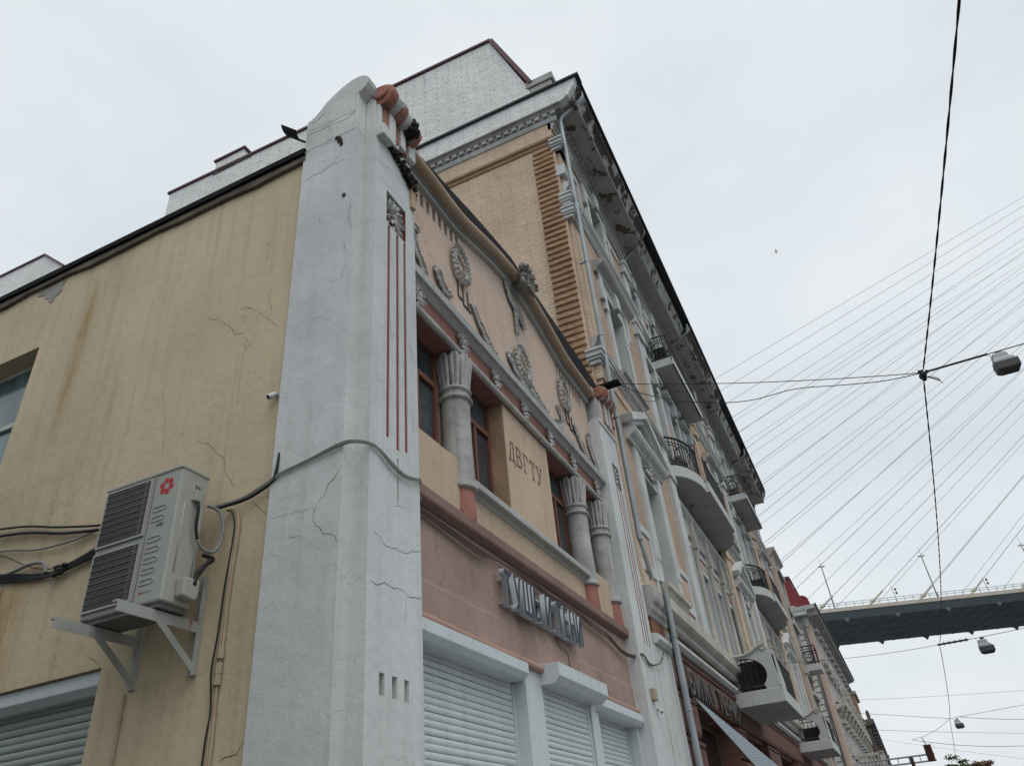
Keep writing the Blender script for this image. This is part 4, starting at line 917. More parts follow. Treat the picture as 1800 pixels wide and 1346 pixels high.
# ---- ground storey
MB().wall(py(YA+.02), 10.6, XE, 0, 6.7, [(13.95, 19.2, .1, 4.75, .6), (20.6, 24.6, .1, 4.75, .6), (27.5, 32.5, .1, 4.75, .6), (35.0, 40.5, .1, 4.75, .6), (43, 48, .1, 4.75, .6)]).build('ground_wall', RUSTIC, B2, recalc=False)
for a, b in ((13.95, 19.2), (20.6, 24.6), (27.5, 32.5), (35.0, 40.5), (43, 48)):
    window(B2, py(YA), a, b, .1, 4.75, .5, mat('brown_shop_frame', (.09, .06, .045), .6), GLASSB, ((a+b)/2, a+(b-a)*.25), (3.3,), .12, 'shop_window')
# scalloped red courses with rounded joints
rp = [(0, 0), (-.10, .02), (-.12, .06), (-.15, .12), (-.15, .70), (-.12, .76), (-.17, .80), (-.17, .86), (-.10, .92), (0, .95)]
def rustic(xa, xb, zlist, y):
    for z in zlist:
        MB().prism([(y+.05, z)]+[(y+a, z+b*.95) for a, b in rp]+[(y+.05, z+.9)], 'x', xa, xb).build('red_course', RUSTIC, B2)
zl = [.2+i*.93 for i in range(6)]
rustic(11.95, 13.9, zl, YA-.02); rustic(19.25, 20.55, zl, YA); rustic(24.65, 27.45, zl, YA); rustic(32.55, 34.95, zl, YA); rustic(40.55, 42.95, zl, YA); rustic(13.9, 19.25, [4.85], YA-.01); rustic(20.55, 24.65, [4.85], YA); 
for a, b in ((27.45, 32.55), (34.95, 40.55), (42.95, XE)): rustic(a, b, [4.85], YA)
# white entrance pilaster with capital
m = MB(); m.box(10.62, 11.95, -.02, YA+.05, 0, 5.45); m.box(10.95, 11.7, -.06, 0, .3, 5.3); ep = m.build('entrance_pilaster', WHITE, B2, bevel=.012)
MB().prism([(.2, 5.45), (-.08, 5.45), (-.16, 5.52), (-.16, 5.62), (-.06, 5.66), (.2, 5.66)], 'x', 10.62, 12.0).build('capital_ring', TRIM, ep)
MB().box(10.75, 11.85, -.02, .2, 5.66, 6.02).build('capital_block', mat('exposed_brick', (.23, .115, .07), .95, .3, 3, .2, .6, 14), ep)
MB().prism([(.2, 6.02), (-.05, 6.02), (-.08, 6.1), (-.14, 6.16), (-.15, 6.26), (-.22, 6.32), (-.24, 6.42), (-.24, 6.6), (-.2, 6.68), (.2, 6.74)], 'x', 10.62, 12.0).build('capital', TRIMD, ep, bevel=.02)
# belt course over the shop
MB().prism([(.3, 6.3), (-.02, 6.3), (-.1, 6.36), (-.18, 6.4), (-.24, 6.46), (-.24, 6.74), (-.2, 6.78), (.3, 6.8)], 'x', 12.0, XE-.05).build('belt_course', TRIMC, B2)
MB().tube([(12.0, .0, 6.26), (XE-.1, .0, 6.26)], .09, 10).build('belt_torus', TRIMD, B2, smooth='auto')
MB().box(12.0, XE-.05, .1, .3, 5.95, 6.25).build('belt_band', PEACHB, B2)
MB().prism([(.3, 5.8), (.02, 5.8), (-.08, 5.86), (-.08, 5.93), (.3, 5.96)], 'x', 12.0, XE-.05).build('belt_fillet', TRIM, B2)

# ---- balconies
BAR = {}
def bars(path, z0, h, parent, step=.14, r=.017):
    """straight bars along a plan polyline, each a piece of its own; rails above and below"""
    key = (round(h, 2), r)
    if key not in BAR:
        t = MB().tube([(0, 0, 0), (0, 0, h)], r, 5); oo = t.build('baluster', IRON); BAR[key] = oo.data; bpy.data.objects.remove(oo)
    P = [Vector((*p, 0)) for p in path]; acc = 0
    for a, b in zip(P, P[1:]):
        L_ = (b-a).length; d = step-acc
        while d <= L_: q = a.lerp(b, d/L_); inst(BAR[key], 'baluster', parent, (q.x, q.y, z0)); d += step
        acc = (acc+L_) % step
    m = MB(); m.tube([(p.x, p.y, z0+h) for p in P], .042, 7); m.tube([(p.x, p.y, z0+.12) for p in P], .026, 6); m.tube([(p.x, p.y, z0+h*.84) for p in P], .02, 6)
    for p in (P[0], P[-1]): m.box(p.x-.02, p.x+.02, p.y-.02, p.y+.02, z0, z0+h)
    return m
def circ(m, c, ux, r, th=.022, n=16, a0=0, a1=2*pi):
    m.tube([Vector(c)+Vector(ux)*(r*cos(a0+(a1-a0)*i/n))+Vector((0, 0, r*sin(a0+(a1-a0)*i/n))) for i in range(n+1)], th, 6)
def square_balcony(x0, x1, z, yo):
    b = MB().box(x0, x1, yo, .34, z-.16, z).build('balcony', CONC, B2, bevel=.015)
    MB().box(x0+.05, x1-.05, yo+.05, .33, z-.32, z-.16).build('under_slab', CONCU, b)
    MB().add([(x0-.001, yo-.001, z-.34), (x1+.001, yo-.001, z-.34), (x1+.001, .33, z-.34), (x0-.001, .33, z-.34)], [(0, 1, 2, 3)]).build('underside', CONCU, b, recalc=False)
    MB().box(x0, x1, yo-.012, yo+.06, z-.34, z+.02).build('front_fascia', CONC, b, bevel=.01)
    MB().box(x0-.01, x0+.06, yo+.062, .33, z-.338, z+.019).build('side_fascia', CONC, b, bevel=.01)
    MB().box(x1-.06, x1+.01, yo+.062, .33, z-.338, z+.019).build('side_fascia', CONC, b, bevel=.01)
    m = bars([(x0+.08, .3), (x0+.08, yo+.1), (x1-.08, yo+.1), (x1-.08, .3)], z, 1.2, b, .17)
    for k in range(int((x1-x0)/.7)): circ(m, (x0+.45+k*.7, yo+.1, z+.58), (1, 0, 0), .26)
    for yy in (-.15,): circ(m, (x0+.08, yy, z+.62), (0, 1, 0), .28); circ(m, (x0+.08, yy, z+.3), (0, 1, 0), .34, a0=0, a1=pi)
    m.build('railing', IRON, b, smooth=True); return b
def curved_balcony(x0, x1, z, yo):
    n = 12; wx = 2.1; L1 = [(x0+wx*(1-cos(pi/2*i/n)), .3-(.3-yo-.12)*sin(pi/2*i/n)) for i in range(n+1)]
    R1 = [(x0+x1-a, b) for a, b in L1[::-1]]
    plan = L1+[(x0+wx, yo), (x1-wx, yo)]+R1
    b = MB().prism(plan, 'z', z-.42, z).build('balcony', CONC, B2, bevel=.012)
    inner = [(a*.985+(x0+x1)/2*.015, q+.02) for a, q in plan]
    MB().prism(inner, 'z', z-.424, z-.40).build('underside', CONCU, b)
    rl = [(a+(.09 if a < (x0+x1)/2 else -.09), q+.08) for a, q in L1]+[(x0+wx+.05, yo+.1), (x1-wx-.05, yo+.1)]+[(a-.09, q+.08) for a, q in R1]
    m = bars(rl, z, 1.15, b, .15)
    for a, q in ((x0+.35, -.05), (x0+.75, -.3)): circ(m, (a, q-.02, z+.55), Vector((.75, -.6, 0)).normalized(), .33, .02)
    for k in range(6): circ(m, (x0+wx+.5+k*.62, yo+.1, z+.58), (1, 0, 0), .25)
    m.build('railing', IRON, b, smooth=True)
    MB().box(x0+wx-.05, x0+wx+.12, yo+.05, yo+.2, z, z+1.25).build('corner_post', PEACHB, b, bevel=.01)
    MB().box(x1-wx-.12, x1-wx+.05, yo+.05, yo+.2, z, z+1.25).build('corner_post', PEACHB, b, bevel=.01)
    return b
def horseshoe_balcony(x0, x1, z, yo):
    b = MB().box(x0, x1, yo, .3, z-.42, z).build('balcony', CONC, B2, bevel=.012)
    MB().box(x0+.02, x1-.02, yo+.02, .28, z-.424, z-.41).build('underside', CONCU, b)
    # cheek walls with a round opening, scooped top and a scroll
    top = [(.3, z+1.55), (.2, z+1.32), (.0, z+1.15), (-.25, z+1.07), (-.5, z+1.08), (-.75, z+1.15), (-.95, z+1.27), (-1.1, z+1.32), (-1.28, z+1.2), (-1.3, z+1.02), (-1.26, z+.9), (-1.33, z+.6), (-1.36, z+.3), (-1.36, z)]
    for xx in (x0+.02, x1-.2):
        m = MB(); nO = 40; th = .18
        def outer(a):
            d = Vector((cos(a), sin(a))); best = None; ring = top+[(-1.36, z), (.3, z)]
            c0 = Vector((-.42, z+.47))
            for (p, q) in zip(ring, ring[1:]+ring[:1]):
                p2 = Vector(p)-c0; e = Vector(q)-Vector(p); den = d.x*e.y-d.y*e.x
                if abs(den) < 1e-9: continue
                t = (p2.x*e.y-p2.y*e.x)/den; u = (p2.x*d.y-p2.y*d.x)/den
                if t > 0 and -1e-6 <= u <= 1+1e-6 and (best is None or t < best): best = t
            return c0+d*(best or 1)
        A = [-.72+(pi+1.44)*i/nO for i in range(nO+1)]; vs = []; fs = []
        for a in A:
            o_ = outer(a); i_ = (-.42+.64*cos(a), max(z+.47+.50*sin(a), z+.005))
            if a < 0 or a > pi: i_ = (i_[0], z+.47+.5*sin(a))
            vs += [(xx, o_.x, o_.y), (xx, *i_), (xx+th, *i_), (xx+th, o_.x, o_.y)]
        for j in range(nO):
            for k in range(4): fs.append((j*4+k, j*4+(k+1) % 4, (j+1)*4+(k+1) % 4, (j+1)*4+k))
        fs += [(0, 1, 2, 3), tuple(nO*4+k for k in (3, 2, 1, 0))]; m.add(vs, fs)
        ck = m.build('cheek_wall', CONC, b)
        m = MB(); m.tube([(xx-.03+.0, y_, z_-.02) for y_, z_ in top[:8]], .05, 8)
        c = Vector((xx-.02, -1.08, z+1.22)); m.tube([c+Vector((0, (.17-.045*t)*cos(t*1.4+1.6), (.17-.045*t)*sin(t*1.4+1.6))) for t in [i*.2 for i in range(18)]], .03, 7)
        m.build('scroll', TRIMC, b, smooth='auto')
    m = bars([(x0+.22, yo+.08), (x1-.22, yo+.08)], z, 1.0, b, .17)
    m2 = bars([(x0+.12, .2), (x0+.12, -1.1)], z, .98, b, .19)
    m2.build('side_railing', IRON, b, smooth=True)
    for k in range(5): circ(m, (x0+.6+k*.7, yo+.08, z+.5), (1, 0, 0), .28)
    m.build('railing', IRON, b, smooth=True)
    rr = random.Random(4); m = MB()
    for s_ in range(6): m.prism([(x0+.2+s_*.16, z), (x0+.36+s_*.16, z), (x0+.36+s_*.16, z+1.0-.14*s_), (x0+.2+s_*.16, z+1.14-.14*s_)], 'y', yo+.02, yo+.12)
    m.build('front_scroll', CONC, b); return b
square_balcony(20.07, 25.3, 18.42, -.62); square_balcony(35.4, 40.7, 18.42, -.75)
curved_balcony(17.95, 26.75, 12.86, -.78); curved_balcony(33.5, 42.2, 12.78, -.78)
horseshoe_balcony(20.1, 24.4, 5.78, -1.42); horseshoe_balcony(35.6, 39.9, 5.78, -1.42)
# ================================================================ things on the side wall
# ---- outdoor unit: front faces -X
ac = thing('air_conditioner', 'large twin-fan white air conditioner with red flower emblem on yellow side wall', 'air conditioner', (-.33, 2.2, 3.95))
X0, X1, Y0, Y1, Z0, Z1 = -.5, -.15, 1.68, 2.70, 3.96, 5.32
cs = MB().box(X0, X1, Y0, Y1, Z0, Z1).build('casing', ACW, ac, bevel=.028, seg=3)
MB().box(X0+.03, X1+.02, Y0+.04, Y1-.03, Z0-.045, Z0+.01).build('base_pan', ACD, ac)
MB().box(X0-.012, X1+.012, Y0-.012, Y1+.012, Z1-.03, Z1+.012).build('lid', ACW, ac, bevel=.01)
for i, (za, zb) in enumerate(((4.66, 5.27), (4.02, 4.60))):
    gr = MB().box(X0-.004, X0+.004, 2.06, 2.675, za, zb).build('fan_grille', ACF, ac)
    m = MB(); t = .018
    m.box(X0-.022, X0, 2.05, 2.05+t, za, zb); m.box(X0-.022, X0, 2.675-t, 2.675, za, zb); m.box(X0-.022, X0, 2.05+t, 2.675-t, za, za+t); m.box(X0-.022, X0, 2.05+t, 2.675-t, zb-t, zb)
    m.build('grille_frame', ACW, gr)
    hb = MB().box(-.006, .006, 2.068-2.36, 2.66-2.36, -.004, .004).build('grille_bar', ACD); hm = hb.data; bpy.data.objects.remove(hb)
    n = int((zb-za-.04)/.0165)
    for k in range(n): inst(hm, 'grille_bar', gr, (X0-.014, 2.36, za+.024+k*.0165))
    m = MB()
    for k in range(5): yy = 2.1+k*.008; m.box(X0-.024, X0-.018, yy, yy+.003, za+.02, zb-.02)
    for k in range(1, 9): zz = za+.02+k*(zb-za)/9; m.box(X0-.026, X0-.018, 2.07, 2.66, zz-.003, zz+.003)
    m.build('grille_rib', ACD, gr)
MB().box(X0-.003, X0+.003, 2.02, 2.028, Z0+.05, Z1-.04).build('panel_seam', ACD, ac)
for k in range(8):                              # pressed oval ribs on the service panel
    zz = 4.15+k*.105
    if k == 5: continue
    MB().tube(smoothpath([(X0-.002, 1.83, zz), (X0-.002, 1.815, zz+.022), (X0-.002, 1.83, zz+.045), (X0-.002, 1.97, zz+.045), (X0-.002, 1.985, zz+.022), (X0-.002, 1.97, zz), (X0-.002, 1.83, zz)], 3), .006, 6).build('pressed_rib', ACW, ac, smooth=True)
MB().box(X0-.006, X0+.002, 1.82, 1.90, 4.72, 4.745).build('panel_handle', ACD, ac)
for k in range(6):                              # red flower emblem
    a = k*pi/3+.3; c = (1.86+.062*cos(a), 5.14+.062*sin(a)); u = Vector((cos(a), sin(a))); v = Vector((-sin(a), cos(a)))
    P = [Vector(c)+u*.036, Vector(c)+u*.012+v*.034, Vector(c)-u*.03+v*.014, Vector(c)-u*.03-v*.014, Vector(c)+u*.012-v*.034]
    MB().prism([tuple(p) for p in P], 'x', X0-.0025-.0003*k, X0+.002).build('emblem_petal', REDLOGO, ac)
gm = glyph('KENTATSU', .002, .004); xs = [v.co.x for v in gm.vertices]; sc = .125/(max(xs)-min(xs))
for v in gm.vertices: v.co = Vector((-v.co.z*.2, -(v.co.x-min(xs))*sc, v.co.y*sc*1.05))
gm.materials.clear(); gm.materials.append(ACD); inst(gm, 'printed_name', ac, (X0-.003, 1.935, 4.065))
MB().lathe([(.012, -.001), (.012, .002)], (X0-.003, 1.955, 4.075), 10, 'x').build('printed_mark', REDLOGO, ac)
# right-hand side: terminal cover, handle, valve cover
hd = MB().box(-.34, -.24, Y0-.012, Y0+.01, 5.0, 5.2).build('side_handle', ACW, ac, bevel=.008)
MB().box(-.325, -.255, Y0-.014, Y0-.01, 5.12, 5.165).build('handle_slot', ACD, hd)
MB().box(-.335, -.245, Y0-.045, Y0, 4.99, 5.11).build('terminal_cover', ACW, ac, bevel=.012, seg=2)
MB().prism([(-.36, 4.02), (-.2, 4.0), (-.17, 4.05), (-.17, 4.2), (-.36, 4.2)], 'y', Y0-.11, Y0).build('valve_cover', ACW, ac, bevel=.02, seg=2)
for a in (-.41, -.2): MB().tube([(a, Y0-.004, 4.25), (a, Y0-.004, 4.95)], .007, 6).build('pressed_rib', ACW, ac, smooth=True)
MB().tube(smoothpath([(-.28, Y0-.03, 5.0), (-.285, Y0-.06, 4.9), (-.28, Y0-.06, 4.72), (-.24, Y0-.06, 4.6)]), .016, 8).build('supply_cable', BLK, ac, smooth=True)
MB().tube(smoothpath([(-.24, Y0-.06, 4.6), (-.18, Y0-.08, 4.52), (-.06, Y0-.1, 4.52), (.02, Y0-.1, 4.66), (.04, Y0-.08, 4.85), (.0, Y0-.03, 5.0), (-.1, Y0+.02, 5.03)], 6), .017, 8).build('conduit', GRYC, ac, smooth=True)
m = MB()
for k in range(4): m.tube(smoothpath([(-.24, Y0-.07-.012*k, 4.14), (-.2, Y0-.09, 4.25+.01*k), (-.12, Y0-.10, 4.38), (-.04+.01*k, Y0-.06, 4.47), (-.1, Y0-.01, 4.5)]), .022, 7)
m.build('pipe_lagging', BLK, ac, smooth=True)
# ---- wall brackets carrying it
def bracket(y, lab):
    b = thing('wall_bracket', lab, 'bracket', (XL, y, 3.42), 'brackets under the air conditioner')
    t = .006; h = .095
    m = MB().box(-.86, XL-.03, y-.035, y+.03, 3.895-t*2, 3.90); m.box(-.86, XL-.03, y-.035, y-.035+t, 3.895-h, 3.895-t*2); m.build('arm', BRKT, b)
    m = MB().box(XL-.034, XL-.002, y-.04, y+.04, 3.42, 4.35); m.box(XL-.07, XL-.034, y-.04, y-.04+t, 3.42, 4.35); m.build('upright', BRKT, b)
    a = Vector((-.42, y, 3.84)); c = Vector((XL-.03, y, 3.46)); d = (c-a).normalized(); n = Vector((-d.z, 0, d.x))*.034
    m = MB(); P = []
    for q in (a, c):
        for s_, yy in ((-1, y-.034), (1, y-.034), (1, y-.026), (-1, y-.026)): P.append((q.x+n.x*s_, yy, q.z+n.z*s_))
    m.add(P, [(0, 1, 2, 3), (7, 6, 5, 4)]+[(k, k+4, (k+1) % 4+4, (k+1) % 4) for k in range(4)]); m.build('strut', BRKT, b)
    for zz in (4.2, 3.55): MB().lathe([(.012, -.006), (.012, .0)], (XL-.036, y+.01, zz), 6, 'x').build('bolt', BRKT, b)
bracket(2.56, 'left galvanised wall bracket under the air conditioner, nearer the grey shutter')
bracket(1.80, 'right galvanised wall bracket under the air conditioner, nearer the white pillar')
# ---- cables on the side wall and pillar
def cable(name, label, pts, r, m_, k=5, group=None, cat='cable'):
    c = MB().tube(smoothpath(pts, k), r, 7).build(name, m_, None, smooth=True, org=pts[0])
    return tag(c, label, cat, group)
cable('wall_cable', 'upper of two taut black cables running left from behind the air conditioner', [(XL-.05, 8, 6.1), (XL-.05, 5.25, 5.75), (XL-.05, 4.2, 5.5), (XL-.06, 3.4, 5.32), (XL-.06, 2.75, 5.25)], .014, BLK)
cable('wall_cable', 'lower of two taut black cables running left from behind the air conditioner', [(XL-.05, 8, 5.95), (XL-.05, 5.2, 5.65), (XL-.05, 4.1, 5.4), (XL-.06, 3.4, 5.27), (XL-.06, 2.75, 5.22)], .019, BLK)
cable('wall_cable', 'loose grey cable dipping left across the yellow wall below the black pair', [(XL-.04, 7, 5.75), (XL-.04, 5.1, 5.43), (XL-.04, 4.5, 5.30), (XL-.05, 3.9, 5.26), (XL-.05, 3.45, 5.29), (XL-.05, 2.75, 5.24)], .013, GRYC)
cable('wall_cable', 'thin slack black wire hanging in a shallow loop left of the air conditioner', [(XL-.04, 6, 5.7), (XL-.04, 5.1, 5.36), (XL-.04, 4.5, 5.08), (XL-.04, 4.0, 4.98), (XL-.04, 3.4, 5.1), (XL-.04, 2.75, 5.25)], .006, BLK)
m = MB()
for i in range(5):
    o_ = .02*i; m.tube(smoothpath([(XL-.03-.01*i, 6.5, 5.30+o_*.6), (XL-.03-.008*i, 5.0, 5.02+o_), (XL-.04, 4.4, 4.92+o_*.7), (XL-.05, 4.0, 4.90+o_*.5), (XL-.05, 3.5, 4.96+o_), (XL-.06, 2.75, 5.02+o_)], 5), .013, 6)
for i in range(7): m.blob((XL-.07, 4.02+.05*random.uniform(-2, 2), 4.92+random.uniform(-.04, .05)), (.03, .07, .03), 6, 4, .3)
tag(m.build('cable_bundle', BLK, None, smooth=True, org=(XL, 4, 4.9)), 'thick tangled bundle of black cables sagging left of the air conditioner', 'cables')
cable('cable_conduit', 'bent grey corrugated hose dropping into the black cable bundle', [(XL-.05, 5.4, 5.12), (XL-.05, 4.9, 5.10), (XL-.05, 4.55, 5.13), (XL-.06, 4.3, 5.08), (XL-.06, 4.22, 4.95)], .022, GRYC, cat='hose')
m = MB()
for i, (dz, rr_) in enumerate(((0, .009), (.015, .007), (-.013, .007))):
    m.tube(smoothpath([(.02, 1.72, 5.06+dz), (.05, 1.4, 5.08+dz), (.05, 1.1, 5.16+dz), (.045, .95, 5.22+dz), (.045, .6, 5.27+dz), (.04, .2, 5.33+dz*1.4), (.09, .06, 5.35+dz), (.24, -.02, 5.37+dz), (.4, -.03, 5.37+dz),
                       (.62, -.035, 5.30+dz*2), (.85, -.04, 5.26+dz*1.5), (1.05, -.04, 5.30+dz), (1.22, -.03, 5.35+dz), (1.27, .06, 5.30), (1.4, .07, 5.22+dz)], 5), rr_, 6)
tag(m.build('pillar_cable', GRYC, None, smooth=True, org=(.2, 0, 5.35)), 'bundle of grey cables wrapped round the white corner pillar', 'cables')
m = MB().tube(smoothpath([(.03, 1.72, 5.05), (.06, 1.35, 5.07), (.07, 1.06, 5.17), (.05, .99, 5.24), (.08, .985, 5.5)], 5), .018, 7)
tag(m.build('wall_cable', BLK, None, smooth=True, org=(XL, 1.4, 5.05)), 'short black cable run between the air conditioner and the corner pillar', 'cable')
m = MB()
for dy in (0, .03): m.tube(smoothpath([(XL-.03, 1.62, 5.03), (XL-.03, 1.5+dy, 4.98), (XL-.03, 1.44+dy, 4.8), (XL-.03, 1.45+dy, 4.4), (XL-.03, 1.46+dy*.5, 4.0), (XL-.03, 1.45+dy, 3.7), (XL-.03, 1.46+dy, 3.2), (XL-.03, 1.44+dy, 2.6), (XL-.03, 1.44+dy, .3)], 5), .016, 7)
for zz in (3.56, 3.42, 3.33): m.tube([(XL-.04, 1.455, zz-.05), (XL-.04, 1.455, zz+.05)], .034, 8)
dc = tag(m.build('wall_conduit', TANC, None, smooth='auto', org=(XL, 1.45, .3)), 'tan painted conduits dropping down the yellow wall beside the white pillar', 'conduit')
cable('wall_cable', 'thin black cable hanging beside the tan conduits on the yellow wall', [(XL-.04, 1.55, 5.0), (XL-.05, 1.47, 4.8), (XL-.05, 1.50, 4.2), (XL-.05, 1.51, 3.75), (XL-.06, 1.52, 3.4), (XL-.05, 1.48, 3.05), (XL-.05, 1.5, 2.6), (XL-.05, 1.48, .4)], .009, BLK)
cable('wall_conduit', 'straight thin tan pipe dropping from the left bracket beside the grey shutter', [(XL-.02, 2.63, 3.4), (XL-.02, 2.63, 3.2), (XL-.02, 2.63, 2.5), (XL-.02, 2.63, .3)], .015, TANC, cat='conduit')
m = MB()
for i in range(3):
    m.tube(smoothpath([(1.3, .20, 5.24-.02*i), (2.2, .19, 5.20-.03*i), (3.0, .18, 5.17-.035*i), (3.6, .18, 5.2-.01*i), (4.6, .18, 5.22-.03*i), (5.5, .18, 5.18-.03*i), (6.3, .18, 5.22-.02*i), (7.2, .18, 5.17-.04*i), (8.1, .17, 5.13-.04*i), (8.8, .17, 5.0-.03*i), (9.3, .1, 4.98-.02*i), (9.5, -.03, 5.02-.01*i), (9.9, -.03, 4.92-.015*i), (10.3, -.04, 4.95), (10.6, -.1, 5.05), (10.9, -.12, 5.3)], 5), .013, 6)
tag(m.build('facade_cable', mat('brown_painted_cable', (.10, .07, .06), .7, .2, 3, 0, .1), None, smooth=True, org=(5, .2, 5.2)), 'brown painted cables sagging along under the mauve ledge', 'cables')
# ---- cameras
def dome_cam(loc, d, lab, box=False):
    c = thing('security_camera', lab, 'camera', loc, 'security cameras'); L_ = Vector(loc); d = Vector(d).normalized()
    MB().tube([L_, L_+d*.04], .025, 14).build('mount', CAMW, c, smooth='auto')
    b = L_+d*.04; e = b+Vector((d.x*.5, d.y*.5+.1, -.45)).normalized()*.10
    MB().tube([b, b.lerp(e, .08), b.lerp(e, .92), e], [.022, .033, .035, .03], 16).build('body', CAMW, c, smooth='auto'); MB().tube([e, e+(e-b).normalized()*.006], .024, 14).build('lens', LAMPD, c)
    return c
dome_cam((XL, 1.12, 6.28), (-1, .3, .2), 'small white camera at the edge of the yellow wall beside the pillar')
MB_ = dome_cam((9.95, 0, 4.08), (-.3, -1, 0), 'small dark-lensed camera low on the far white pillar')
tag(MB().box(9.66, 9.86, -.09, 0, 4.2, 4.42).build('junction_box', mat('beige_plastic', (.36, .31, .22), .6), None, bevel=.012, org=(9.76, 0, 4.2)), 'beige junction box above the camera on the far white pillar', 'box')

# ================================================================ signs and awning
sg = thing('shop_sign', 'raised blue-grey cyrillic letters mounted on the dusty pink wall', 'sign', (4.85, WY, 4.55))
MB().box(3.62, 6.25, WY-.085, WY-.0, 4.62, 4.64).box(3.62, 6.25, WY-.085, WY-.0, 4.93, 4.95).build('mounting_rail', LETB, sg)
letters('ТУШЬ И ТЕНИ', 3.5, 6.36, 4.57, 5.03, .12, .075, LETB, sg, LETF, bold=.018, gap=.2)
sg2 = thing('shop_sign', 'weathered grey letters half hidden behind the blue-grey awning on the red shopfront', 'sign', (16, YA, 5.1))
letters('БИЖУТЕРИЯ', 13.45, 19.95, 4.86, 5.44, .0, .05, LETG, sg2, bold=.0, gap=.26)
MB().box(13.5, 19.9, YA-.17, YA-.14, 5.1, 5.14).build('mounting_rail', LETG, sg2)
aw = thing('awning', 'blue-grey ribbed sheet metal awning over the red shop entrance', 'awning', (16.5, .1, 4.2))
A0, A1, B0, B1_ = Vector((14.0, .17, 4.99)), Vector((18.6, -.85, 3.6)), Vector((13.9, .05, 4.80)), Vector((16.7, -.57, 3.44))
m = MB(); n = 60
for i in range(n):
    t0, t1 = 1.2*i/n, 1.2*(i+1)/n; q = Vector((0, -.004*(i % 2), .003*(i % 2))); r_ = Vector((0, -.004*((i+1) % 2), .003*((i+1) % 2)))
    m.add([A0.lerp(A1, t0)+q, A0.lerp(A1, t1)+r_, B0.lerp(B1_, t1)+r_, B0.lerp(B1_, t0)+q], [(0, 1, 2, 3)])
m.build('sheet', AWN, aw, recalc=False)
m = MB(); m.tube([B0, B0.lerp(B1_, 1.2)], .022, 6); m.tube([A0+Vector((0, .02, -.03)), A0.lerp(A1, 1.2)+Vector((0, .02, -.03))], .02, 6)
for t in (.35, .75, 1.15): p_ = A0.lerp(A1, t); m.tube([p_, (p_.x, .16, p_.z-.05)], .018, 6)
m.build('frame', mat('brown_awning_frame', (.09, .055, .04), .7), aw)
# balcony air conditioners
def small_ac(x, y, z, lab, w=.32, d=.75, h=.62, dark=False):
    a = thing('air_conditioner', lab, 'air conditioner', (x, y, z), 'air conditioners on the balconies'); cm = DARKAC if dark else ACW
    MB().box(x-w/2, x+w/2, y-d/2, y+d/2, z, z+h).build('casing', cm, a, bevel=.02)
    m = MB(); 
    for k in range(11): m.box(x-w/2-.012, x-w/2, y-d/2+.06, y+d/2-.06, z+.06+k*(h-.12)/11, z+.06+k*(h-.12)/11+.02)
    m.build('louvre', ACD if not dark else DARKAC, a); MB().lathe([(.22, -.03), (.22, 0)], (x-.02, y-d/2, z+h/2), 18, 'y').build('fan_guard', DARKAC, a)
small_ac(20.6, -.12, 18.43, 'dark air conditioner on the topmost square balcony', dark=True, d=.5, h=.85)
small_ac(19.15, -.02, 12.87, 'air conditioner behind the round railing of the nearer curved balcony', d=.5, h=.75)
small_ac(35.9, -.1, 18.43, 'air conditioner on the farther square balcony', d=.55)
small_ac(34.9, -.1, 12.79, 'dark air conditioner on the farther curved balcony', dark=True)
small_ac(20.75, -.55, 5.79, 'large dark air conditioner inside the round opening of the nearer low balcony', dark=True, d=.9, h=.95)
small_ac(36.3, -.6, 5.79, 'air conditioner behind the scrolled grille of the farther low balcony', dark=True)

# ================================================================ street wires and lamps
fl = thing('flood_light', 'slim black box lamp jutting over the street from the far white pillar', 'lamp', (9.9, .1, 11.3))
MB().box(9.78, 10.02, -.55, .12, 11.38, 11.47).build('housing', BLACKR, fl, bevel=.015); MB().box(9.85, 9.95, .1, .4, 11.3, 11.45).build('mount', IRON, fl)
N1, N2, N3 = Vector((9.88, -6.7, 9.4)), Vector((38.2, -7.5, 9.4)), Vector((69.5, -8.8, 9.4))
def wire(label, pts, r, name='overhead_wire', m_=BLK, group='overhead wires'):
    o_ = MB().tube(pts, r, 6).build(name, m_, None, smooth=True, org=pts[0]); return tag(o_, label, 'wire', group)
def twist(pts, r, lab):
    P = smoothpath(pts, 3); m = MB(); L_ = 0
    for s_ in (0, pi):
        q = []; acc = 0; Q = []
        for a, b in zip(P, P[1:]):
            n = max(2, int((b-a).length/.12)); Q += [a.lerp(b, i/n) for i in range(n)]
        for i, p in enumerate(Q): q.append(p+Vector((0, r*.8*cos(i*.7+s_), r*.8*sin(i*.7+s_))))
        m.tube(q, r, 5)
    return tag(m.build('overhead_cable', BLK, None, smooth=True, org=pts[0]), lab, 'cable', 'overhead wires')
twist(catenary((-22, -7.6, 9.6), N1, .45, 16), .010, 'thick twisted black cable running overhead to the first lamp crossing')
twist(catenary(N1, N2, .5, 14), .010, 'twisted black cable between the first and second lamp crossings')
twist(catenary(N2, N3, .4, 10), .011, 'twisted black cable between the second and third lamp crossings')
wire('thin cable running on from the third lamp crossing to the trees', catenary(N3, (130, -11, 8.4), .4), .02)
wire('span wire from the far white pillar to the first lamp crossing', catenary((9.95, -.5, 11.42), N1, .1), .009)
wire('span wire carrying the first lamp across the street', catenary(N1, (10.4, -17, 9.75), .02), .011)
wire('slack black wire drooping in front of the top balcony to the first crossing', smoothpath([(9.95, -.52, 11.4), (9.9, -1.2, 10.8), (9.85, -2.3, 10.2), (9.85, -3.3, 9.9), (9.87, -4.3, 9.86), (9.88, -5.2, 9.64), (9.88, -6.0, 9.46), N1], 5), .009)
wire('small loop of wire hanging near the far pillar lamp', smoothpath([(9.95, -.8, 11.1), (9.95, -1.05, 10.75), (9.9, -1.3, 10.62), (9.9, -1.4, 10.72)], 5), .006)
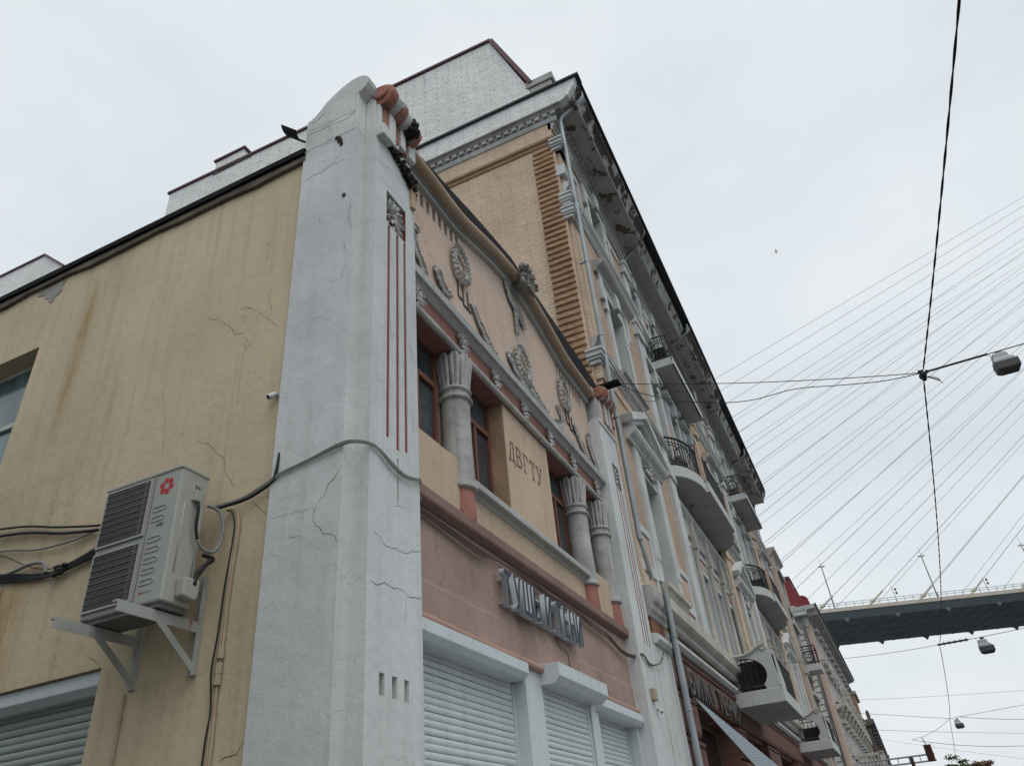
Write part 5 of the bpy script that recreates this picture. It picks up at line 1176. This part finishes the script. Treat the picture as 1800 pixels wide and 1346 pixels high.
m = MB(); rr = random.Random(6)
for i in range(9): m.blob(N1+Vector((rr.uniform(-.05, .05), rr.uniform(-.1, .1), rr.uniform(-.16, .06))), rr.uniform(.03, .06), 6, 4, .3)
for i in range(4): m.tube(smoothpath([N1+Vector((0, -.02, -.1)), N1+Vector((.05, -.15-.03*i, -.12-.05*i)), N1+Vector((.05, -.24, -.2-.04*i))]), .006, 5)
m.tube([N1+Vector((0, 0, .0)), N1+Vector((.035, -.7, .02)), N1+Vector((.06, -1.2, .035))], .022, 6)
tag(m.build('wire_clamp', BLK, None, org=N1), 'black clamp and splices where the first crossing wires meet', 'clamp')
def street_lamp(c, s, lab):
    l = thing('street_lamp', lab, 'street lamp', c, 'lamps hung over the street'); c = Vector(c)
    def ring(w, d, z, yo=0): return [(c.x-d*s, c.y-w*s+yo*s, c.z+z*s), (c.x+d*s, c.y-w*s+yo*s, c.z+z*s), (c.x+d*s, c.y+w*s+yo*s, c.z+z*s), (c.x-d*s, c.y+w*s+yo*s, c.z+z*s)]
    def stack(R, nm, mt_):
        m = MB(); vs = [p for r in R for p in r]; n = len(R)
        m.add(vs, [(3, 2, 1, 0), tuple(range(4*n-4, 4*n))]+[(i*4+k, i*4+(k+1) % 4, i*4+4+(k+1) % 4, i*4+4+k) for i in range(n-1) for k in range(4)]); m.build(nm, mt_, l, bevel=.02*s, seg=2)
    stack([ring(.30, .2, -.30, -.02), ring(.27, .19, -.19, .02), ring(.21, .16, -.12, .04), ring(.19, .15, .02, .05), ring(.15, .12, .06, .05)], 'housing', LAMPG)
    stack([ring(.22, .15, -.60, -.05), ring(.31, .21, -.52, -.03), ring(.32, .22, -.27, -.02)], 'visor', LAMPD)
    MB().box(c.x-.03*s, c.x+.03*s, c.y-.07*s, c.y+.1*s, c.z+.05*s, c.z+.15*s).build('hanger', BLK, l)
    MB().tube(smoothpath([c+Vector((0, .2*s, -.05*s)), c+Vector((0, .26*s, 0)), c+Vector((0, .24*s, .08*s)), c+Vector((0, .33*s, .12*s))]), .008*s, 5).build('lead', BLK, l)
street_lamp((9.95, -8.1, 9.335), .66, 'big grey lamp with dark visor hung on the nearest span wire')
street_lamp((38.3, -9.4, 9.25), 1.0, 'grey lamp hung on the second span wire below the bridge')
street_lamp((69.6, -9.3, 9.2), 1.0, 'small distant lamp hung on the third span wire above the trees')
wire('span wire from the building to the second lamp crossing', catenary((38.2, .2, 9.9), N2, .15), .01)
wire('span wire carrying the second lamp across the street', [N2+Vector((0, 0, 0)), Vector((38.3, -9.4, 9.42)), Vector((38.8, -17, 9.75))], .013)
m = MB().tube([N2+Vector((0, .1, 0)), N2+Vector((.07, -1.3, .014))], .045, 6)
for i in range(5): m.tube([N2+Vector((0, -.2-.25*i, .1)), N2+Vector((0, -.2-.25*i, -.08))], .02, 5)
tag(m.build('wire_clamp', BLK, None, org=N2), 'black taped cable splice beside the second street lamp', 'clamp')
wire('span wire left of the third lamp crossing', [(69.5, -.4, 11.2), N3], .014)
wire('span wire right of the third lamp crossing', [N3, (70, -22, 9.9)], .014)
wire('long bare wire crossing the street high above the third lamp', catenary((80, -2, 13.3), (80, -26, 11.2), .2), .012, m_=GRYC)
wire('long bare wire crossing the street just below the third lamp', catenary((76, -2.2, 10.2), (76, -26, 6.6), .2), .014, m_=GRYC)
wire('long bare wire slanting down to the right below the third lamp', catenary((95, -2.5, 11.2), (95, -30, 4.0), .3), .012, m_=GRYC)
wire('wire from the third crossing drooping to the right', catenary(N3+Vector((0, -.6, .05)), (72, -22, 8.6), .5), .016)
wire('wire drooping right from the top of the traffic sign', catenary((75, -5.7, 8.75), (75, -22, 7.4), .9), .018)
wire('short wire from the third crossing down to the traffic sign', catenary(N3, (75, -5.7, 8.8), .25), .014)
# gantry
gy = thing('traffic_gantry', 'grey steel traffic gantry arm with dark maroon sign over the far street', 'gantry', (75, 1.0, 0))
m = MB()
for z in (7.55, 7.05): m.tube([(75, 1.0, z), (75, -7.0, z-.05)], .07, 8)
for i in range(9): m.tube([(75, .5-i*.9, 7.55), (75, .5-i*.9, 7.05)], .035, 6)
m.build('arm', STEELG, gy); MB().tube([(75, 1.0, 0), (75, 1.0, 7.8)], .13, 10).build('post', STEELG, gy)
sn = MB().prism([(-6.95, 8.25), (-6.35, 8.25), (-6.35, 6.95), (-6.95, 6.95)], 'x', 74.86, 75.06).build('sign_back', SIGNR, gy, bevel=.02); MB().tube([(75, -6.6, 8.25), (75, -6.5, 8.85)], .04, 6).build('sign_hanger', STEELG, gy)
tl = MB().box(74.85, 75.0, -5.25, -4.95, 6.6, 7.5).build('signal_head', LAMPD, gy, bevel=.03); MB().box(74.8, 74.85, -5.2, -5.0, 6.7, 7.4).build('signal_face', SIGNR, tl)

cable('wall_wire', 'thin dark wire hanging from the sign down the dusty pink wall', [(5.55, WY-.02, 4.6), (5.56, WY-.025, 4.5), (5.9, WY-.03, 4.44), (5.98, WY-.03, 4.35), (5.99, WY-.03, 4.08)], .006, BLK, cat='wire')
cable('wall_wire', 'black wire running down the red shopfront beside the grey downpipe', [(11.62, -.2, 6.5), (11.66, -.16, 5.6), (11.7, -.14, 4.5), (11.64, -.14, 3.2), (11.68, -.14, 1.0)], .018, BLK, cat='wire')
# ================================================================ buildings farther down the street
def plain_windows(parent, xs, zs, w, h, y, surround_m, hood=.16, rnd=False):
    for x in xs:
        for z in zs:
            wn_ = MB().box(x-w/2-.16, x-w/2, y-.1, y+.1, z, z+h).box(x+w/2, x+w/2+.16, y-.1, y+.1, z, z+h).box(x-w/2-.3, x+w/2+.3, y-hood*1.6, y+.1, z+h, z+h+.28).box(x-w/2-.22, x+w/2+.22, y-hood, y+.1, z-.2, z).build('window', surround_m, parent)
            MB().box(x-w/2, x+w/2, y-.01, y+.06, z, z+h).build('pane', GLASS, wn_)
# cream house between the apartment block and the pink one
b = thing('cream_house', 'narrow cream and peach house wedged past the end of the apartment building', 'building', (57, 4, 0))
MB().box(49.7, 54, -.1, 10, 0, 19.3).build('walls', PEACHB, b)
MB().prism([(10, 19.3), (-.15, 19.3), (-.3, 19.5), (-.55, 19.65), (-.55, 19.85), (10, 20)], 'x', 49.7, 54.2).build('cornice', TRIMC, b)
plain_windows(b, [51.2, 52.9], [2.2, 7.6, 12.2, 16.0], 1.1, 2.3, -.1, TRIMC, .2)
for z in (6.6, 11.2): MB().box(49.7, 54.05, -.35, -.08, z, z+.3).build('string_course', TRIMC, b)
for xx in (50.1, 53.6): MB().box(xx-.3, xx+.3, -.25, -.08, 0, 19.2).build('pilaster', TRIMC, b)
bl = MB().box(51.0, 53.0, -1.2, -.1, 11.5, 11.9).build('balcony', CONC, b)
m = bars([(51.1, -.15), (51.1, -1.12), (52.9, -1.12), (52.9, -.15)], 11.9, 1.2, bl, .25, .016); circ(m, (51.1, -.6, 12.4), (0, 1, 0), .35, .03); m.build('railing', IRON, bl)
# pink building with the red mansard
b = thing('pink_building', 'long pale pink building with deep bracketed eaves and red mansard roof', 'building', (70, -.4, 0))
PY = -.4
MB().box(70, 112, PY, 11, 0, 19.6).build('walls', PINKF, b)
MB().prism([(11, 19.5), (PY-.1, 19.5), (PY-.2, 19.85), (PY-1.0, 19.95), (PY-1.02, 20.2), (11, 20.3)], 'x', 69.1, 112.5).build('eaves', TRIM, b)
MB().prism([(69.05, 19.9), (69.0, 20.25), (70.2, 20.3), (70.2, 19.5), (69.9, 19.5), (69.8, 19.85)], 'y', PY-.95, 11).build('end_eaves', TRIM, b)
MB().box(69.0, 112.5, PY-1.15, PY-1.0, 20.12, 20.3).build('gutter', ROOFD, b)
br = MB().prism([(PY, 19.45), (PY-.16, 19.5), (PY-.8, 19.82), (PY-.8, 19.92), (PY, 19.92)], 'x', -.1, .1).build('eaves_bracket', TRIMD); brm = br.data; bpy.data.objects.remove(br)
for i in range(52): inst(brm, 'eaves_bracket', b, (70.4+i*.8, 0, 0))
m = MB()
for i in range(52): m.box(70.2+i*.8+.1, 70.2+i*.8+.3, PY-.95, PY-.1, 19.86, 19.93)
m.build('soffit_batten', TRIMD, b)
MB().box(69.93, 70.02, PY-.02, 11, 18.6, 19.5).build('white_frieze', TRIM, b)
q = MB().prism([(.25, -.2), (.62, -.2), (.72, -.1), (.72, .08), (.62, .18), (.25, .2)], 'x', 69.86, 70.01).build('quoin', TRIM); qm = q.data; bpy.data.objects.remove(q)
for i in range(26): inst(qm, 'quoin', b, (0, (.06 if i % 2 else 0), 18.2-i*.5))
MB().tube([(69.75, .15, 19.9), (69.8, .15, 19.4), (69.88, .12, 18.9), (69.88, .12, .2)], .075, 8).build('downpipe', PIPE, b, smooth=True)
MB().tube([(69.86, .02, 18.9), (69.86, .02, .2)], .03, 6).build('lightning_cable', BLK, b)
roof = MB().prism([(PY-.4, 20.3), (.0, 22.2), (.15, 23.15), (10.6, 23.4), (10.6, 20.3)], 'x', 69.6, 112).build('mansard_roof', REDTILE, b)
MB().prism([(.02, 23.1), (.1, 23.32), (10.6, 23.55), (10.6, 23.38)], 'x', 69.5, 112).build('ridge_cap', PURPLE, b)
MB().lathe([(.62, 0), (.62, 1.4)], (70.6, PY+.05, 21.0), 16, 'x').build('dormer', REDTILE, b)
MB().box(69.0, 70.6, .3, 1.6, 20.28, 20.42).build('snow_strip', TRIM, b)
plain_windows(b, [73.5+i*3.6 for i in range(11)], [8.2, 12.6, 16.2], 1.3, 2.4, PY, ORNW, .3)
MB().box(71.2, 112.2, PY-.06, PY+.05, 7.0, 19.2).build('stucco_field', ORNW, b)
for k, (z, p) in enumerate(((11.9, .5), (15.7, .35), (7.2, .45))): MB().prism([(PY, z-.3), (PY-p*.4, z-.3), (PY-p, z-.1), (PY-p, z+.08), (PY, z+.12)], 'x', 71.2, 112.1).build('string_course', ORNW, b)
for i in range(11):
    xx = 73.5+i*3.6
    leafy((xx, 15.0), .9, .5, PY-.3, 40+i, 34, 2.2).build('hood_ornament', ORNW, b)
    m = MB().box(xx-1.0, xx+1.0, PY-.9, PY, 11.95, 12.2)
    for s_ in (-.8, .8): m.prism([(PY, 11.1), (PY-.25, 11.2), (PY-.8, 11.95), (PY, 11.95)], 'x', xx+s_-.15, xx+s_+.15)
    for q in range(6): m.lathe([(.06, 0), (.09, .25), (.05, .55), (.08, .75)], (xx-.85+q*.34, PY-.82, 12.2), 6)
    m.box(xx-1.0, xx+1.0, PY-.92, PY-.74, 12.95, 13.08)
    m.build('small_balcony', ORNW if i % 2 else TRIMC, b)
# big projecting balcony low on the pink front
bl = MB().box(77.5, 84.5, PY-2.5, PY, 6.7, 7.15).build('balcony', ORNW, b, bevel=.05)
m = MB().box(77.5, 84.5, PY-2.55, PY-2.3, 8.2, 8.42).box(77.45, 77.7, PY-2.5, PY, 8.2, 8.42)
for i in range(8): m.lathe([(.09, 0), (.14, .35), (.07, .8), (.12, 1.05)], (77.58, PY-.2-i*.3, 7.15), 7)
for i in range(20): m.lathe([(.09, 0), (.14, .35), (.07, .8), (.12, 1.05)], (77.8+i*.34, PY-2.42, 7.15), 7)
m.box(77.45, 77.9, PY-2.58, PY-2.15, 7.15, 8.5); m.build('balustrade', ORNW, bl)
m = MB()
for xx in (78.2, 83.8): m.prism([(PY, 5.2), (PY-.6, 5.4), (PY-2.2, 6.7), (PY, 6.7)], 'x', xx-.3, xx+.3)
m.build('console', ORNW, bl)
leafy((80.5, 7.7), 2.5, .4, PY-2.6, 77, 40, 2.5).build('front_ornament', DARKB, bl)
plain_windows(b, [73.5+i*4.2 for i in range(9)], [1.2], 2.0, 3.0, PY, TRIMC, .2)
b.rotation_euler.z = -.0115
# orange-tan house
b = thing('tan_house', 'plain orange-tan house end standing beyond the pink building', 'building', (117, 2, 0))
MB().box(112.9, 122, -1.35, 10, 0, 18.6).build('walls', ORANG, b); MB().box(112.8, 122.1, -1.7, 10, 18.6, 18.95).build('cornice', TRIMC, b)
plain_windows(b, [115, 119], [3, 8, 13], 1.2, 2.4, -1.35, TRIMC)
# dark ornate building
b = thing('dark_ornate_building', 'dark weathered building with spiky ornate parapet at the end of the row', 'building', (145, 2, 0))
MB().box(123, 180, -1.9, 10, 0, 15.6).build('walls', DARKB, b); MB().prism([(10, 15.6), (-2.0, 15.6), (-2.7, 16.0), (-2.7, 16.4), (10, 16.6)], 'x', 122.6, 180.5).build('cornice', DARKB, b)
rr = random.Random(15)
for i in range(12):
    xx = 124+i*4.7; m = MB().box(xx-.35, xx+.35, -2.4, -1.9, 16.4, 17.0+rr.random()*.3); m.lathe([(.3, 0), (.15, .3), (.26, .5), (.06, .8)], (xx, -2.15, 17.0), 8); m.build('parapet_finial', DARKB, b)
plain_windows(b, [126+i*4.7 for i in range(11)], [3, 7.5, 12], 1.5, 2.6, -1.9, DARKB, .45)
m = MB()
for i in range(11): m.box(125+i*4.7, 127+i*4.7, -3.0, -1.9, 7.0, 7.3); m.box(125+i*4.7, 127+i*4.7, -3.0, -1.9, 11.5, 11.8)
m.build('small_balconies_band', DARKB, b)

# ================================================================ cable-stayed bridge
br = thing('cable_stayed_bridge', 'huge cable-stayed bridge deck crossing high behind the street, dark underside and cream edge', 'bridge', (172.3, -18.4, 42))
br_o = Vector((172.3, -18.4, 0)); bd = Vector((.3665, -.9304, 0)); bn = Vector((.9304, .3665, 0))
def bp(s, u, z): return br_o+bd*s+bn*u+Vector((0, 0, z))
def bprism(prof, s0, s1, nm, mt_):
    m = MB(); n = len(prof); m.add([bp(s0, u, z) for u, z in prof]+[bp(s1, u, z) for u, z in prof], [tuple(range(n))[::-1], tuple(range(n, 2*n))]+[(i, (i+1) % n, n+(i+1) % n, n+i) for i in range(n)])
    return m.build(nm, mt_, br)
S0, S1 = -150, 340
dk = bprism([(1.6, 40.75), (25.8, 40.75), (27.4, 42.0), (27.4, 42.6), (0, 42.6), (0.1, 42.0)], S0, S1, 'deck', BRIDGEU)
bprism([(.06, 41.98), (1.55, 40.77), (1.5, 40.74), (.0, 41.94)], S0, S1, 'side_web', BRIDGEF)
bprism([(-.25, 42.0), (.1, 42.0), (.1, 42.75), (-.25, 42.75)], S0, S1, 'fascia', BRIDGEC)
bprism([(27.3, 42.0), (27.7, 42.0), (27.7, 42.75), (27.3, 42.75)], S0, S1, 'fascia', BRIDGEC)
m = MB()
for u in (7.5, 14, 20.5): bprism([(u-.12, 40.76), (u+.12, 40.76), (u+.12, 40.66), (u-.12, 40.66)], S0, S1, 'stiffener', BRIDGEU)
def gusset(s, u, mt_, k=1):
    m = MB(); P = [bp(s-.75, u, 41.0), bp(s+.75, u, 41.0), bp(s+.1, u+.1, 40.1)]; Q = [p+bn*.25 for p in P]; m.add(P+Q, [(0, 1, 2), (5, 4, 3), (0, 3, 4, 1), (1, 4, 5, 2), (2, 5, 3, 0)]); m.build('gusset', mt_, br)
for i in range(-4, 9): gusset(-15.5+i*10.6, 1.3, BRIDGEF); gusset(-10+i*10.6, 26.2, BRIDGEU)
for i in range(56):
    s_ = -60+i*3.5; P = [bp(s_, 1.8, 40.74), bp(s_+.18, 1.8, 40.74), bp(s_+.18, 25.7, 40.74), bp(s_, 25.7, 40.74)]
    o_ = MB().add(P+[p-Vector((0, 0, .1)) for p in P], [(0, 1, 2, 3), (7, 6, 5, 4), (0, 4, 5, 1), (1, 5, 6, 2), (2, 6, 7, 3), (3, 7, 4, 0)]).build('cross_girder', BRIDGEU, br)
# railings
for u in (-.1, 27.5):
    m = MB(); 
    for z in (43.75, 43.3): m.tube([bp(-60, u, z), bp(90, u, z)], .05, 5)
    m.build('railing', STEELG, br)
post = MB().box(-.05, .05, -.05, .05, 0, 1.05).build('railing_post', STEELG); pm = post.data; bpy.data.objects.remove(post)
for i in range(62): inst(pm, 'railing_post', br, bp(-45+i*1.75, -.1, 42.72))
# stays and their anchorages
PN, PF = bp(318, 2, 284), bp(300, 25, 268)
for i in range(-12, 22):
    s = -21.1+10.6*i; a = bp(s, -.15, 42.7); top = PN+Vector((0, 0, -2.2*abs(i-22)*.12))
    cb_ = MB().tube([a, top], .055, 5).build('stay_cable', STAY, br, smooth=True)
    d_ = (top-a).normalized(); MB().tube([a-d_*.6, a+d_*4.5], .19, 8).build('sheath', BRIDGEC, cb_); MB().tube([a+d_*.9, a+d_*1.7], .34, 8).build('anchor_collar', BRIDGEC, cb_)
    s = -17.5+10.6*i; a = bp(s, 27.4, 42.7); top = PF+Vector((0, 0, -2.2*abs(i-22)*.12)); MB().tube([a, top], .046, 5).build('stay_cable', STAY, br, smooth=True)
def tower(P, n_): 
    base = bp(318 if n_ else 300, 13, 0); m = MB(); m.tube([base, P.lerp(base, .6), P+Vector((0, 0, 6))], [4.5, 3.6, 2.6], 8); m.build('pylon_leg', BRIDGEC, br)
tower(PN, 1); tower(PF, 0)
for i, s in enumerate((-17.6, 4.0, 25.6)):
    l = thing('bridge_lamp', ['left of the tall lamp masts on the bridge railing, near the red roof', 'middle tall lamp mast on the bridge railing, beside the overhead cable', 'tall lamp mast on the bridge at the right edge of view'][i], 'lamp post', bp(s, .3, 42.7), 'lamp masts on the bridge')
    MB().tube([bp(s, .3, 42.7), bp(s, .3, 52.2)], [.15, .1], 7).build('mast', STEELG, l); MB().tube([bp(s, .3, 52.2), bp(s, .3, 54)], [.05, .02], 5).build('spike', STEELG, l)
    MB().tube([bp(s-.55, .3, 51.9), bp(s, .3, 51.75), bp(s+.55, .3, 51.9)], .12, 6).build('lantern_arm', LAMPG, l); MB().blob(bp(s-.5, .3, 51.85), (.3, .3, .12), 8, 5).build('lantern', LAMPG, l); MB().blob(bp(s+.5, .3, 51.85), (.3, .3, .12), 8, 5).build('lantern', LAMPG, l)
for i, s in enumerate((-23.2, -4.5, 14.7)):
    l = thing('lane_signal', ['small lane signal beside the dormer of the red roof', 'small lane signal on the bridge railing left of the overhead cable', 'small lane signal on the bridge railing right of the overhead cable'][i], 'signal', bp(s, .2, 42.7), 'lane signals on the bridge')
    MB().tube([bp(s, .2, 42.7), bp(s-.2, .2, 46.0)], .06, 6).build('post', STEELG, l)
    for k in (0, .75): MB().blob(bp(s+.35, .0, 44.6+k), (.28, .22, .3), 8, 5).build('signal_head', LAMPD, l)

# ================================================================ trees at the end of the street
def tree(x, y, h, r, lm, lab, seed):
    rr = random.Random(seed); t = thing('street_tree', lab, 'tree', (x, y, 0), 'trees at the end of the street')
    m = MB().tube([(x, y, 0), (x+.1, y, h*.3), (x, y+.1, h*.55), (x+.1, y, h*.8)], [.28, .22, .16, .07], 8); m.build('trunk', BARK, t)
    br_ = MB(); tips = []
    for i in range(16):
        a = rr.uniform(0, 2*pi); z0 = h*rr.uniform(.35, .7); rad = r*rr.uniform(.5, 1.0)
        e = Vector((x+rad*cos(a), y+rad*sin(a), min(h*.97, z0+h*rr.uniform(.1, .33)))); mid = Vector((x, y, z0)).lerp(e, .5)+Vector((0, 0, .2)); br_.tube([(x, y, z0), mid, e], [.09, .06, .025], 5); tips += [e, mid.lerp(e, .5)]
    tips.append(Vector((x, y, h*.93))); br_.build('limb', BARK, t)
    cr_ = MB()
    for e in tips:
        cl = rr.uniform(.5, 1.0)*r*.42
        for k in range(110):
            v = Vector((rr.gauss(0, 1), rr.gauss(0, 1), rr.gauss(0, .55))); v = v.normalized()*cl*rr.random()**.5; v.z *= .6
            p = e+v; d = Vector((rr.uniform(-1, 1), rr.uniform(-1, 1), rr.uniform(-.8, .3))).normalized(); q = d.orthogonal().normalized()*.1; d *= .26
            cr_.add([p, p+d*.5+q, p+d, p+d*.5-q], [(0, 1, 2, 3)])
    cr_.build('crown', lm, t, recalc=False)
tree(112, -10.2, 10.3, 2.3, LEAF, 'tallest green tree right of the traffic sign at the end of the street', 1)
tree(113, -12.6, 9.0, 2.2, LEAF2, 'russet-tinged tree at the right of the tree clump', 2)
tree(108, -8.6, 8.6, 1.6, LEAF, 'lower green tree between the traffic sign and the tallest tree', 3)
tree(106, -5.9, 8.7, 1.9, LEAF, 'green tree under the traffic gantry arm', 4)
# a gull high over the street
gl = MB(); c = Vector((60, -8.54, 53.4)); gl.blob(c, (.08, .2, .06), 8, 6)
for s_ in (-1, 1): gl.add([c+Vector((.12, 0, .02)), c+Vector((.2*s_, .03, .12)), c+Vector((.4*s_, -.03, .07)), c+Vector((.16*s_, -.08, .09))], [(0, 1, 2, 3)])
tag(gl.build('gull', CAMW, None, org=c), 'tiny white gull flying high over the street', 'bird')

# ================================================================ added house across the side lane, out of view, to shade the yellow wall
b = thing('added_shade_house', 'added unseen grey-plastered house across the side lane, shading the yellow wall', 'building', (-14, 14, 0))
MB().box(-21, -8.6, 1.2, 30, 0, 8.2).build('walls', PATCHG, b); MB().box(-21.3, -8.3, .9, 30.3, 8.2, 8.5).build('roof', ROOFD, b)
for i in range(6):
    for z in (1.2, 4.9):
        y = 4+i*4.4; w_ = MB().box(-8.6, -8.52, y-.75, y+.75, z, z+2.4).build('window', GREYF, b); MB().box(-8.52, -8.5, y-.62, y+.62, z+.13, z+2.27).build('pane', GLASS, w_)
